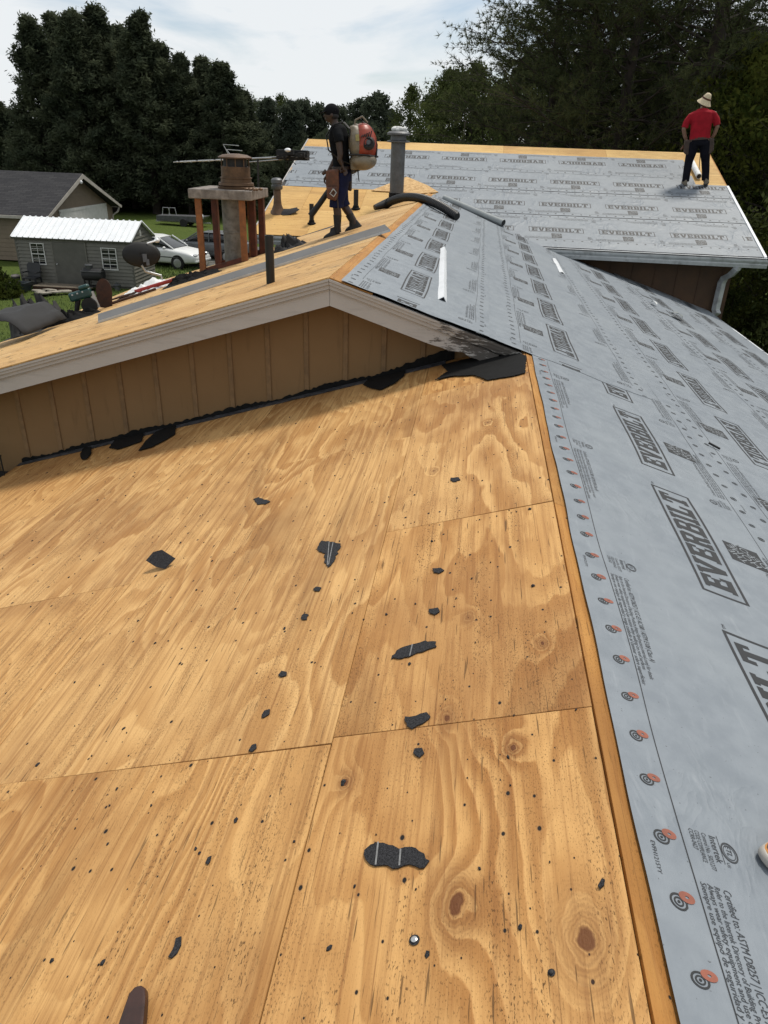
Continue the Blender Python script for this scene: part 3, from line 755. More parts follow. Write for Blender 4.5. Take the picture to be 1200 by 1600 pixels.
def poly_px(pts, cx, cy, plane=p_left, nrm=NL):
    P = plane(cx, cy); Mi = roofM(P, nrm, (1, 0, 0)).inverted()
    r = []
    for i, q in enumerate(pts):
        r.append((Mi @ plane(*q)))
    out = []
    rr = random.Random(int(cx+cy))
    for i in range(len(r)):                     # torn edges: break every side into small steps
        a, b = r[i], r[(i+1) % len(r)]; d = (b-a); n = max(1, int(d.length/.013))
        for k in range(n):
            p = a+d*(k/n); j = .0055 if k else .002
            out.append((p.x+rr.uniform(-j, j), p.y+rr.uniform(-j, j)))
    return out
def seg(pts, cx, cy):
    Mi = roofM(p_left(cx, cy), NL, (1, 0, 0)).inverted(); a, b = (Mi @ p_left(*q) for q in pts); return (a.x, a.y, b.x, b.y)
def pscrap(cx, cy, pts, lab, ln=(), **k):
    return scrap(k.pop('name', 'shingle_scrap'), cx, cy, poly_px(pts, cx, cy), lab, lines=[seg(l, cx, cy) for l in ln], **k)
pscrap(620, 1338, [(570, 1330), (590, 1319), (608, 1322), (626, 1328), (650, 1327), (664, 1336), (671, 1348), (664, 1358), (640, 1352), (624, 1358), (600, 1353), (578, 1352)], 'large torn black shingle scrap with two pale lines, lowest on the plywood', [((592, 1318), (588, 1354)), ((627, 1329), (625, 1355))])
pscrap(648, 1017, [(612, 1031), (620, 1018), (640, 1010), (665, 1003), (682, 1004), (683, 1012), (660, 1020), (640, 1028)], 'long thin torn black shingle scrap slanting up to the right', [((645, 1009), (641, 1027))])
pscrap(653, 1128, [(634, 1122), (650, 1120), (668, 1115), (673, 1121), (660, 1132), (645, 1141), (637, 1136)], 'palm-sized torn black shingle scrap left of a knot on a sheet joint')
pscrap(656, 1178, [(649, 1171), (661, 1170), (664, 1179), (656, 1185), (649, 1183)], 'small square black shingle tab just below the palm-sized scrap')
pscrap(515, 865, [(497, 855), (503, 846), (517, 848), (533, 851), (527, 868), (519, 883), (513, 888), (507, 878), (509, 866), (499, 863)], 'upright black shingle scrap with two pale crossing lines in mid slope', [((515, 848), (512, 885)), ((521, 849), (514, 884))])
pscrap(408, 785, [(396, 781), (404, 778), (414, 782), (423, 785), (415, 789), (403, 789)], 'thin black shingle sliver highest on the plywood')
pscrap(685, 893, [(676, 890), (689, 889), (694, 893), (687, 897), (678, 896)], 'small black shingle chip above another, upper right of plywood')
pscrap(678, 957, [(670, 953), (685, 951), (688, 957), (681, 962), (673, 960)], 'small black shingle chip above the long thin scrap')
pscrap(712, 750, [(705, 748), (717, 747), (720, 751), (712, 754), (706, 753)], 'tiny dark shingle chip nearest the felt patch')
pscrap(941, 1382, [(934, 1385), (940, 1375), (947, 1377), (945, 1385), (938, 1391)], 'tiny black tab lying close to the ridge seam, lower right', name='shingle_scrap')
pscrap(274, 1487, [(265, 1497), (271, 1485), (277, 1468), (284, 1466), (285, 1478), (278, 1490), (270, 1500)], 'narrow curved black shingle strip at lower left')
pscrap(395, 1170, [(388, 1175), (394, 1166), (401, 1164), (402, 1170), (394, 1177)], 'small black shingle chip on the long cross joint')
pscrap(416, 1116, [(409, 1122), (414, 1112), (422, 1110), (421, 1117), (413, 1123)], 'small dark curl of shingle just above the long cross joint')
pscrap(326, 1346, [(322, 1350), (326, 1341), (331, 1340), (330, 1348), (325, 1353)], 'pea-sized dark tab at lower left between two boards')
pscrap(443, 1055, [(436, 1056), (441, 1050), (449, 1051), (448, 1057), (440, 1059)], 'small dark chip in mid slope below the square chip')
pscrap(478, 965, [(471, 967), (476, 960), (483, 962), (480, 969), (474, 970)], 'small dark chip in mid slope')
pscrap(496, 921, [(490, 922), (494, 918), (502, 920), (499, 925), (492, 925)], 'small dark chip below the upright shingle scrap')
# standing flap
P = p_left(252, 886); mb = MB(); mb.prism([(-.075, .0), (-.04, .045), (.005, .055), (.08, .0), (.03, -.055), (-.02, -.04)], 0, .005)
Wf = frame(P+Vector((0, .0, .045)), (1, .15, .10), (-.15, 1, .75))
tag(mb.build('shingle_scrap', M['shingle'], None, Wf), 'bent black shingle flap standing up from the plywood', 'shingle scrap', 'torn shingle scraps on the plywood')
# uncountable grit, nail stubs and tar crumbs on the near slope
V = []; F = []; r_ = random.Random(11)
for i in range(330):
    u = -r_.random()*4.5; v = .75+r_.random()**1.3*4.9
    s_ = .0022+.0045*r_.random()**3; p = W_left @ Vector((u, v, .001)); b = len(V); n = r_.randint(5, 7); a0 = r_.random()*6
    el = 1+r_.random()*1.2; th = r_.uniform(-.5, .5)+math.pi/2
    for z, k in ((0, 1), (.0030, .7)):
        for q in range(n):
            a = a0+2*math.pi*q/n; rr = s_*k*(.7+.6*r_.random()); lx, ly = rr*math.cos(a)*el, rr*math.sin(a)
            V.append(W_left @ Vector((u+lx*math.cos(th)-ly*math.sin(th), v+lx*math.sin(th)+ly*math.cos(th), .0015+z)))
    for q in range(n): F.append((b+q, b+(q+1) % n, b+n+(q+1) % n, b+n+q))
    F.append(tuple(b+n+q for q in range(n)))
tag(mk('shingle_crumbs', V, F, M['shingle']), 'scattered crumbs of tar and shingle left on the plywood', 'debris', kind='stuff')
V = []; F = []; r_ = random.Random(12)
for i in range(420):
    u = -r_.random()*4.9; v = YG+.1+r_.random()*7.0; L = .02+.10*r_.random()**2; w = .004+.008*r_.random(); b = len(V)
    for (x, y) in ((-L, -w*.3), (0, -w), (L, w*.2), (0, w)): V.append(W_left2 @ Vector((u+x, v+y, .004+.004*r_.random())))
    F.append((b, b+1, b+2, b+3))
tag(mk('wood_splinters', V, F, M['dark']), 'dark splinters and shingle crumbs scattered over the far plywood slope', 'debris', kind='stuff')
# nails: a few bright heads
M['nail'] = plain('nail head', (.55, .55, .54), .3, .1, 30, .9, .05)
for px, py, lb in ((648, 1470, 'bright round nail head at the bottom of the plywood'), (537, 1222, 'dull round nail head beside a sheet joint'), (862, 1521, 'bent dark nail near the ridge at the bottom'), (828, 796, 'dark nail head nearest the upper cross joint'), (833, 916, 'dark nail head beside the ridge in mid slope')):
    P = p_left(px, py); mb = MB(); mb.lathe([(.0075, 0), (.0075, .002), (.005, .0035), (.001, .0038)], 14); m2 = MB(); k7 = 1.0 if py == 1470 else .62; m2.lathe([(.012*k7, .0), (.0125*k7, .0015), (.008*k7, .002)], 12); mb.V = [Vector((v.x*k7, v.y*k7, v.z)) for v in mb.V]
    o = m2.build('roofing_nail', M['shingle'], None, roofM(P, NL, (1, 0, 0)) @ T(0, 0, .002), smooth=True); tag(o, lb, 'nail', 'roofing nails left in the plywood')
    mb.build('nail_head', M['nail'] if py in (1470,) else M['dark'], o, roofM(P, NL, (1, 0, 0)) @ T(0, 0, .0045), smooth=True)

# black felt still stuck at the valley and along the wall
def felt(pts, cx, cy, lab, plane=p_left, nrm=NL):
    o = scrap('felt_scrap', cx, cy, poly_px(pts, cx, cy, plane, nrm), lab, 'felt', .004, plane, nrm, cat='felt scrap', grp='black felt left along the gable wall', lift=.009)
    return o
felt([(680, 596), (704, 590), (740, 588), (762, 596), (800, 590), (821, 585), (823, 558), (806, 552), (760, 556), (690, 572), (700, 582)], 750, 580, 'black felt patch where the rake meets the ridge')
felt([(568, 603), (576, 594), (600, 588), (634, 580), (632, 588), (618, 600), (596, 611), (582, 609)], 600, 600, 'torn black felt scrap hanging below the middle of the gable wall')
felt([(217, 706), (229, 690), (245, 676), (276, 664), (274, 680), (258, 690), (236, 701)], 246, 690, 'pointed black felt tongue at the left of the gable wall')
felt([(171, 701), (182, 687), (214, 680), (226, 677), (222, 691), (203, 698), (184, 704)], 200, 694, 'ragged black felt strip between the pointed tongue and the left eave')
felt([(126, 712), (132, 700), (144, 700), (143, 710), (136, 719), (129, 720)], 136, 714, 'small black felt tatter nearest the left eave')

# ---- vents, pipes and sheet metal
def pipe_stub(P, h, r, lab, grp=None, cap=False, boot=True, nrm=NL):
    t = thing('vent_pipe', P, lab, 'vent pipe', grp)
    mb = MB(); mb.lathe([(r, -.1), (r, h), (r*.8, h), (r*.8, h-.05), (.001, h-.05)], 18); mb.build('pipe', M['black_pipe'], t, T(P), smooth=True)
    if boot:
        mb = MB(); mb.lathe([(r*2.0, -.03), (r*1.9, .006), (r*1.35, .02), (r*1.15, .06), (r*1.02, .062)], 18); mb.build('boot', M['felt'], t, T(P), smooth=True)
    return t
pipe_stub(p_left2(423, 442), .40, .038, 'black plastic vent pipe stub nearest the rake of the gable', boot=False)
pipe_stub(p_back(487, 349), .36, .045, 'short black vent pipe under the tip of the blower tube')
pipe_stub(p_back(556, 326), .36, .05, 'short black vent pipe just behind the walking man')
# tall grey vent with a dusty white cap
P = p_back(619, 318); t = thing('flue_vent', P, 'tall grey metal vent pipe with a white topped cap behind the hose', 'vent')
mb = MB(); mb.lathe([(.145, -.1), (.145, 1.16), (.11, 1.16), (.10, 1.2)], 24); mb.build('pipe', M['vent_grey'], t, T(P), smooth=True)
mb = MB(); mb.lathe([(.22, -.06), (.20, .05), (.165, .10), (.158, .20), (.147, .205)], 24); mb.build('boot', M['felt'], t, T(P), smooth=True)
mb = MB(); mb.lathe([(.15, 1.13), (.235, 1.14), (.235, 1.16), (.16, 1.18), (.155, 1.28), (.17, 1.29)], 24); mb.build('cap_collar', M['vent_grey'], t, T(P), smooth=True)
mb = MB(); mb.lathe([(.17, 1.262), (.235, 1.27), (.235, 1.30), (.19, 1.33), (.05, 1.35), (.001, 1.35)], 24); mb.build('cap', M['vent_grey'], t, T(P), smooth=True)
mb = MB(); r_ = random.Random(2)
for i in range(9): mb.ball((r_.uniform(-.10, .10), r_.uniform(-.08, .08), 1.36+r_.uniform(0, .03)), (.06, .06, .045), 8, 6)
M['white_crust'] = plain('white crust', (.62, .62, .60), .8, .15, 20, bump=.6)
mb.build('crust', M['white_crust'], t, T(P), smooth=True)
# brown vent at the left edge of the back wing
P = p_back(434, 331); t = thing('flue_vent', P, 'short brown vent pipe with a round cap left of the back roof', 'vent')
mb = MB(); mb.lathe([(.075, -.1), (.075, .55), (.05, .58)], 18); mb.build('pipe', M['cap_brown'], t, T(P), smooth=True)
mb = MB(); mb.lathe([(.10, .42), (.115, .44), (.115, .49), (.10, .50), (.10, .53), (.115, .54), (.112, .60), (.08, .63), (.001, .64)], 18); mb.build('cap', M['vent_grey'], t, T(P), smooth=True)
mb = MB(); mb.lathe([(.17, -.05), (.13, .02), (.085, .14), (.08, .2)], 16); mb.build('boot', M['cap_brown'], t, T(P), smooth=True)
# torn shingles round the brown vent
felt2 = scrap('felt_scrap', 450, 332, ragged(14, .30, .16, 4, .35), 'grey torn shingle flap lying right of the brown vent', 'shingle', .012, p_back, NB, curl=.25, cat='felt scrap', grp='debris on the back roof')

# corrugated hose over the far ridge
hp = []; a = p_left2(604, 326); a.z += .09; b = p_right(714, 347); b.z += .08
c1 = Vector((-1.62, (a.y+b.y)/2, A2*S+.26))
for i in range(60):
    k = i/59; hp.append((a*(1-k)**2+c1*2*k*(1-k)*1.0+b*k**2))
t = thing('corrugated_hose', (c1.x, c1.y, .5), 'black corrugated drain hose draped over the far ridge', 'hose')
pts = []; rr = []
for i in range(59):
    for k in range(4):
        pts.append(hp[i].lerp(hp[i+1], k/4)); rr.append(.075 if k in (0, 1) else .062)
mb = MB(); mb.tube(pts, rr, 14); mb.build('hose', M['black_pipe'], t, smooth=True, sharp=80)
mb = MB(); mb.tube([hp[0]+Vector((-.22, -.15, -.07)), hp[0], hp[3]], [.05, .088, .086], 14); mb.build('end_cuff', M['black_pipe'], t, smooth=True)
# grey plastic pipe in the right-hand valley
a, b = p_back(694, 314)+Vector((0, -.05, .06)), p_back(786, 353)+Vector((0, -.05, .06))
t = thing('plastic_pipe', (a+b)/2, 'grey plastic pipe lying in the valley below the back roof', 'pipe')
mb = MB(); mb.tube([a, b], .058, 16, cap=False); mb.build('pipe', M['pvc'], t, smooth=True)
d = (b-a).normalized(); mb = MB(); mb.tube([b-d*.02, b+d*.001], .052, 16); mb.build('bore_shade', M['dark'], t, smooth=True)  # dark plug stands in for the shade inside the pipe
mb = MB(); mb.tube([b-d*.09, b+d*.003], .061, 16, cap=False); mb.build('collar', M['pvc'], t, smooth=True)
# bent sheet-metal strips
def angle_strip(a, b, nrm, w, h, mat, lab, name='metal_strip', th=.0025, up_leg=True, grp='loose metal edge strips'):
    L = (b-a).length; Wt = roofM(a, nrm, b-a)
    prof = [(-w/2, .006), (0, h), (w/2, .006), (w/2-.004, .004), (0, h-.006), (-w/2+.004, .004)] if up_leg else [(-w/2, .004), (w/2, .008), (w/2, h), (w/2+.003, h), (w/2+.003, .005), (-w/2, .001)]
    mb = MB(); mb.prism(prof, 0, L, Wt @ Matrix(((0, 0, 1, 0), (1, 0, 0, 0), (0, 1, 0, 0), (0, 0, 0, 1))))
    t = mb.build(name, M[mat], None, None); return tag(t, lab, 'metal strip', grp)
angle_strip(p_right(690, 473), p_right(692, 392), NR, .10, .055, 'white_metal', 'white bent drip edge strip standing on the underlayment beside the lettering')
angle_strip(p_right(878, 428), p_right(866, 406), NR, .11, .03, 'white_metal', 'short white drip edge strip below the back gutter')
a, b = p_left2(157, 503), p_left2(606, 362)
t = thing('metal_strip', (a+b)/2, 'long flat grey metal strip lying across the far plywood slope', 'metal strip', 'loose metal edge strips')
L = (b-a).length; Wt = roofM(a, NL, b-a); mb = MB(); mb.prism([(-.135, .020), (.065, .078), (.065, .082), (-.135, .024)], 0, L, Matrix(((0, 0, 1, 0), (1, 0, 0, 0), (0, 1, 0, 0), (0, 0, 0, 1)))); mb.build('web', M['metal_grey'], t, Wt)
mb = MB(); mb.box((L/2, -.142, .014), (L, .012, .022)); mb.build('hem', M['galv'], t, Wt)
# paper scraps on the right slope
M['paper'] = plain('white paper', (.72, .73, .72), .7, .08, 9)
def bit(px, py, s_, lab, mat='paper'):
    mb = MB(); mb.prism(ragged(9, s_, s_*.6, int(px), .3), 0, .004)
    for v in mb.V: v.z += .5*abs(v.x)
    o = mb.build('paper_scrap', M[mat], None, roofM(p_right(px, py), NR, (.6, 1, 0)) @ T(0, 0, .022)); tag(o, lab, 'paper scrap', 'scraps on the underlayment')
bit(1020, 477, .09, 'crumpled white paper scrap upper, under the back gutter')
bit(1056, 498, .13, 'flat pale scrap just below the crumpled paper', 'pvc')
a, b = p_right(1106, 697), p_right(1124, 706)
mb = MB(); mb.tube([a+Vector((0, 0, .025)), b+Vector((0, 0, .022))], .008, 8); tag(mb.build('marker_pen', M['black'], smooth=True), 'thin black marker lying on the underlayment between lettered rows', 'marker')
# roll core beside the man in red
a, b = p_back(1079, 257)+Vector((0, 0, .07)), p_back(1091, 281)+Vector((0, 0, .07))
mb = MB(); mb.tube([a, b], .06, 16); t = tag(mb.build('roll_core', M['paper'], smooth=True), 'white cardboard roll core lying between the feet of the man in red', 'tube')
d = (b-a).normalized(); mb = MB(); mb.tube([b, b+d*.004], .045, 14); mb.build('bore_shade', M['dark'], t, smooth=True)  # dark disc painted on the end as the shade inside the core

# ---- stripped chimney: slab on studs round a metal flue
t = thing('chimney', (-4.2, 11.5, -.4), 'stripped chimney with a concrete cap slab on bare wooden studs', 'chimney')
zs0, zs1 = .605, .735
mb = MB(); mb.box((-4.20, 11.58, (zs0+zs1)/2), (.94, .94, zs1-zs0)); bev(mb.build('cap_slab', M['concrete'], t), .012, 2)
def zl2(x): return (x+2*A2)*S
for x, y, m_, w in ((-4.555, 11.19, 'stud_orange', .09), (-3.895, 11.19, 'stud_orange', .09), (-4.56, 11.93, 'stud_red', .09), (-3.90, 11.72, 'stud_red', .09), (-3.82, 11.95, 'stud_red', .085), (-4.02, 11.97, 'stud_orange', .06)):
    z0 = zl2(x); mb = MB(); mb.box((x, y, (z0+zs0)/2), (w, .045 if m_ == 'stud_orange' else .09, zs0-z0-.002)); bev(mb.build('stud', M[m_], t), .004, 1)
mb = MB(); mb.lathe([(.158, -.5), (.158, .12), (.163, .125), (.163, .145), (.158, .15), (.158, zs0-.002)], 28); mb.build('flue_pipe', M['flue'], t, T(-4.14, 11.50, 0), smooth=True)
for (xa, xb, y) in ((-4.62, -3.85, 11.16), (-4.62, -3.85, 11.99)):
    mb = MB(); mb.prism([(xa, zl2(xa)+.003), (xb, zl2(xb)+.003), (xb, zl2(xb)+.075), (xa, zl2(xa)+.075)], -.02, .02, frame((0, y+ (.06 if y < 11.5 else 0), 0), (1, 0, 0), (0, 0, 1))); mb.build('sill_plate', M['stud_red'], t)
cap = MB(); cap.lathe([(.27, zs1+.001), (.275, zs1+.03), (.24, zs1+.04), (.26, zs1+.05), (.255, zs1+.085), (.225, zs1+.09), (.222, zs1+.14), (.235, zs1+.145), (.235, zs1+.155)], 28); co = cap.build('cap_base', M['cap_brown'], t, T(-4.06, 11.5, 0), smooth=True)
cap = MB(); cap.lathe([(.212, zs1+.15), (.212, zs1+.30)], 28); cap.build('cap_screen', M['cap_brown'], co, T(-4.06, 11.5, 0), smooth=True)
for i in range(10):
    a = 2*math.pi*i/10; cap = MB(); cap.box((.205*math.cos(a), .205*math.sin(a), zs1+.36), (.012, .012, .14)); cap.build('cap_bar', M['cap_brown'], co, T(-4.06, 11.5, 0))
cap = MB(); cap.lathe([(.17, zs1+.29), (.17, zs1+.41)], 20); cap.build('inner_pipe', M['dark'], co, T(-4.06, 11.5, 0), smooth=True)
cap = MB(); cap.lathe([(.215, zs1+.405), (.245, zs1+.41), (.245, zs1+.425), (.18, zs1+.455), (.06, zs1+.47), (.001, zs1+.47)], 28); cap.build('cap_lid', M['cap_brown'], co, T(-4.06, 11.5, 0), smooth=True)
mb = MB(); r_ = random.Random(8)
for i in range(7): mb.ball((-3.83+.03*i, 11.25+r_.uniform(-.05, .1), zs1+.018), (.035, .03, .02), 7, 5)
mb.build('mortar_crumbs', M['cap_brown'], t, smooth=True)

# ---- television antenna on a mast behind the chimney
t = thing('tv_antenna', (-4.03, 12.6, -.3), 'weathered rooftop television antenna on a thin mast behind the chimney', 'antenna')
mb = MB(); mb.tube([(-4.06, 12.6, -.32), (-4.03, 12.6, 1.12)], .016, 8); mb.build('mast', M['dark'], t, smooth=True)
bA, bB = Vector((-5.38, 12.6, 1.03)), Vector((-3.22, 12.6, 1.19))
mb = MB(); mb.tube([bA, bB], .013, 8); mb.build('boom', M['galv'], t, smooth=True)
mb = MB(); mb.tube([bA.lerp(bB, .55)-Vector((0, 0, .05)), bB-Vector((.3, 0, .05))], .008, 8); mb.build('lower_boom', M['galv'], t, smooth=True)
for i in range(13):
    k = .02+i*.046; p = bA.lerp(bB, k); L = .25+.04*i
    mb = MB(); mb.tube([p-Vector((0, L, 0)), p, p+Vector((0, L, 0))], .006, 6); mb.build('element', M['galv'], t, smooth=True)
    mb = MB(); mb.box(p+Vector((0, 0, .0)), (.03, .04, .03)); mb.build('insulator', M['galv'] if i % 3 else M['black'], t)
mb = MB()
for dx, L in ((0, .22), (.05, .15)): mb.tube([(-4.47+dx, 12.6, 1.09), (-4.47+dx-.10, 12.55, 1.09+L), (-4.30+dx, 12.5, 1.08+L)], .006, 6)
mb.build('top_loop', M['galv'], t, smooth=True)
mb = MB(); r_ = random.Random(4)
for i in range(16):
    x = -3.68+.44*r_.random(); mb.box((x, 12.6+r_.uniform(-.14, .14), 1.19+r_.uniform(-.05, .055)), (.11, .10, .07), None)
mb.box((-3.62, 12.6, 1.20), (.16, .22, .13)); mb.box((-3.36, 12.6, 1.17), (.30, .18, .09))
mb.build('reflector', M['black'], t)
mb = MB(); mb.ball((-3.50, 12.45, 1.265), (.055, .05, .03), 10, 6); mb.build('white_connector', M['white_metal'], t, smooth=True)
for i in range(8):
    x = -3.72+.075*i; mb = MB(); mb.tube([(x, 12.3, 1.18+r_.uniform(-.03, .03)), (x+.02, 12.9, 1.16)], .007, 6); mb.build('element', M['black'], t, smooth=True)
mb = MB(); mb.tube([(-3.53, 12.5, 1.14), (-3.56, 12.5, 1.02), (-3.52, 12.5, .98), (-3.50, 12.5, 1.03), (-3.51, 12.5, 1.13)], .006, 6); mb.tube([(-3.47, 12.5, 1.13), (-3.38, 12.48, 1.06)], .005, 6); mb.tube([(-3.28, 12.5, 1.17), (-3.18, 12.5, 1.18)], .005, 6); mb.build('cable', M['black'], t, smooth=True)

# ---- satellite dish
P = Vector((-5.80, 12.5, zl2(-5.80)))
t = thing('satellite_dish', P, 'dark oval satellite dish seen from behind at the far roof edge', 'satellite dish')
D = Vector((-6.11, 12.5, -.42)); nrm_ = Vector((.45, -1, .22)).normalized()
Wd = frame(D, Vector((1, .45, 0)), Vector((0, .2, 1)))
mb = MB(); V = []; F = []
for i in range(7):
    r0 = i/6
    for k in range(28):
        a = 2*math.pi*k/28; V.append((.31*r0*math.cos(a), .20*r0*math.sin(a), -.07*(1-r0*r0)*-1))
for i in range(6):
    for k in range(28):
        l = (k+1) % 28; F.append((i*28+k, i*28+l, (i+1)*28+l, (i+1)*28+k))
o = mk('reflector', V, F, M['black'], t, Wd, smooth=True); o.modifiers.new('s', 'SOLIDIFY').thickness = .012
mb = MB(); mb.box((0.05, -.06, .10), (.07, .13, .07)); mb.box((.09, -.13, .11), (.05, .10, .05)); mb.build('bracket', M['vent_grey'], t, Wd)
mb = MB(); mb.tube([D+Vector((.03, -.10, -.16)), D+Vector((.08, -.08, -.26)), P+Vector((.0, 0, .10)), P+Vector((.02, 0, -.02))], .022, 10); mb.build('mast', M['galv'], t, smooth=True)
mb = MB(); mb.box((0, 0, 0.004), (.16, .16, .008), roofM(P, NL, (1, 0, 0))); mb.build('foot_plate', M['galv'], t)
mb = MB(); mb.tube([D+Vector((.1, .05, .18)), D+Vector((.16, .3, .20))], .015, 8); mb.ball(D+Vector((.16, .33, .2)), (.05, .06, .04), 10, 6); mb.build('feed_arm', M['white_metal'], t, smooth=True)

# ---- tools and debris along the left eave
M['red'] = plain('red painted steel', (.26, .018, .012), .45, .25, 8)
M['teal'] = plain('teal plastic', (.006, .042, .040), .4, .2, 9)
M['rust'] = plain('rusty steel', (.050, .019, .009), .75, .35, 14, .2, .4)
a, b = p_left2(212, 461)+Vector((0, 0, .05)), p_left2(284, 440)+Vector((0, 0, .06))
t = thing('tear_off_bar', (a+b)/2, 'red handled shingle removal bar lying by the far eave', 'pry bar')
mb = MB(); mb.tube([a, b], .028, 10); mb.build('handle', M['red'], t, smooth=True)
d = (b-a).normalized(); Wb = roofM(a-d*.02, NL, -d)
mb = MB(); mb.prism([(-.05, -.05), (.10, -.16), (.32, -.15), (.32, .15), (.10, .16), (-.05, .05)], -.02, .0); mb.build('blade', M['rust'], t, Wb)
mb = MB(); mb.tube([b-d*.02, b+d*.10], .036, 10); mb.build('grip', M['black'], t, smooth=True)
P = p_left2(150, 487)
t = thing('coil_nailer', P, 'teal and black coil nail gun resting on the far eave', 'nail gun')
Wn = roofM(P, NL, (1, .3, 0)) @ T(-.10, 0, .10)
mb = MB(); mb.box((0, 0, .16), (.30, .11, .12)); mb.box((.08, 0, .24), (.14, .12, .06)); bev(mb.build('motor_housing', M['teal'], t, Wn), .03, 3)
mb = MB(); mb.tube([(-.05, 0, .12), (-.16, 0, -.06)], [.035, .03], 10); mb.box((-.17, 0, -.07), (.09, .07, .05)); bev(mb.build('grip', M['black'], t, Wn), .01, 2)
mb = MB(); mb.box((.15, 0, .05), (.05, .05, .22)); mb.build('nose', M['galv'], t, Wn)
mb = MB(); mb.lathe([(.10, -.05), (.105, -.04), (.105, .04), (.10, .05)], 20, T(.06, 0, .0) @ Matrix.Rotation(R(90), 4, 'X')); mb.build('magazine', M['black'], t, Wn, smooth=True)
for i in range(3):
    mb = MB(); mb.box((-.09+.07*i, -.058, .19), (.02, .006, .02)); mb.build('housing_mark', M['galv'], t, Wn)
P = p_left2(164, 481)
t = thing('shovel', P, 'rusty brown shovel blade standing beside the nail gun', 'shovel')
mb = MB(); N = 16; pts = [(.13*math.cos(math.pi*i/N)*(1-.12*(i in (7, 8, 9))), .22+.17*math.sin(math.pi*i/N)) for i in range(N+1)]+[(-.12, .0), (.12, .0)]
mb.prism(pts, -.004, .004, frame(P+Vector((0, 0, .0)), (1, -.2, 0), (-.12, .15, 1))); mb.build('blade', M['rust'], t)
mb = MB(); mb.tube([P+Vector((0, .03, .03)), P+Vector((.55, .5, .20))], .02, 8); mb.build('handle', M['rust'], t, smooth=True)
# crumpled felt pile at the eave corner
def crumple(name, c, size, seed, mat, lab, cat, grp=None, W=None, amp=.35, n=44):
    V = []; F = []
    for i in range(n+1):
        for k in range(n+1):
            x, y = (i/n*2-1), (k/n*2-1); p = Vector((x*1.9+seed, y*1.9, seed*.7))
            h = abs(noise.noise(p))*1.0+abs(noise.noise(p*2.3))*.8+.35*abs(noise.noise(p*5))+.10*abs(noise.noise(p*9)); e = max(0, 1-(x*x+y*y)**1.2)
            V.append((c[0]+size[0]*(x+.25*noise.noise(p+Vector((9, 0, 0)))), c[1]+size[1]*(y+.25*noise.noise(p+Vector((0, 9, 0)))), c[2]+size[2]*h*e))
    F = [(i*(n+1)+k, (i+1)*(n+1)+k, (i+1)*(n+1)+k+1, i*(n+1)+k+1) for i in range(n) for k in range(n)]
    o = mk(name, V, F, M[mat], None, W, smooth=True, sharp=35); o.modifiers.new('s', 'SOLIDIFY').thickness = .006
    return tag(o, lab, cat, grp)
P = p_left2(60, 514); Wp = roofM(P, NL, (0, 1, 0))
M['felt_grey'] = plain('dusty grey felt', (.015, .015, .016), .85, .3, 6, bump=.4)
crumple('felt_heap', (.1, .0, .0), (.60, .36, .52), 3.3, 'felt_grey', 'crumpled heap of grey roofing felt at the far eave corner', 'felt heap', 'torn-off felt heaps', Wp)
mb = MB(); prof = []
for i in range(15):
    a = math.pi*(.05+.62*i/14); prof.append((-.42+.52*math.cos(a)*-1, .33*math.sin(a)))
V = []; F = []
for i, (x, z) in enumerate(prof):
    for k in range(7): V.append((-.7+.16*k+.06*noise.noise((i*.3, k*.7, 1)), .1+x*.9, z*1.1+.05*noise.noise((i*.4, k*.5, 5))))
F = [(i*7+k, i*7+k+1, (i+1)*7+k+1, (i+1)*7+k) for i in range(14) for k in range(6)]
Wq = roofM(p_left2(14, 533), NL, (0, 1, 0))
o = mk('felt_sheet', V, F, M['felt_grey'], None, Wq, smooth=True); o.modifiers.new('s', 'SOLIDIFY').thickness = .008
tag(o, 'bowed sheet of dark roofing felt leaning over the far eave corner', 'felt sheet', 'torn-off felt heaps')
P = p_left2(95, 505); crumple('felt_heap', (0, 0, 0), (.55, .2, .22), 7.7, 'felt', 'low black roll of torn felt right of the grey felt heap', 'felt heap', 'torn-off felt heaps', roofM(P, NL, (1, 0, 0)))
P = p_left2(300, 437); crumple('felt_heap', (0, 0, 0), (.45, .25, .14), 1.3, 'felt', 'black tangle of torn felt at the foot of the chimney studs', 'felt heap', 'torn-off felt heaps', roofM(P, NL, (1, .4, 0)))
P = p_left2(452, 388); crumple('felt_heap', (0, 0, 0), (.26, .25, .20), 5.9, 'felt_grey', 'grey shingle offcuts piled behind the near vent pipe stub', 'felt heap', 'torn-off felt heaps', roofM(P, NL, (1, 0, 0)))
P = p_left2(238, 452); crumple('tarp', (0, 0, 0), (.5, .35, .12), 2.2, 'paper', 'pale crumpled plastic sheet under the satellite dish', 'plastic sheet', None, roofM(P, NL, (1, .4, 0)))

# ---- odds at the picture's edges
M['dark_handle'] = plain('dark brown varnished wood', (.032, .012, .008), .4, .3, 18, bump=.1)
P = p_left(213, 1606)
mb = MB(); pl = [(-.040, -.35), (-.036, -.1), (-.030, .0), (-.022, .040), (-.016, .066), (-.006, .076), (.012, .076), (.022, .066), (.026, .045), (.029, 0), (.030, -.1), (.034, -.35)]
mb.prism(pl, .006, .030)
o = mb.build('tool_handle', M['dark_handle'], None, roofM(P, NL, (1, .0, 0)) @ Matrix.Rotation(R(17), 4, 'Z')); bev(o, .008, 3)
tag(o, 'dark brown tapered tool handle poking in at the bottom edge', 'tool handle')
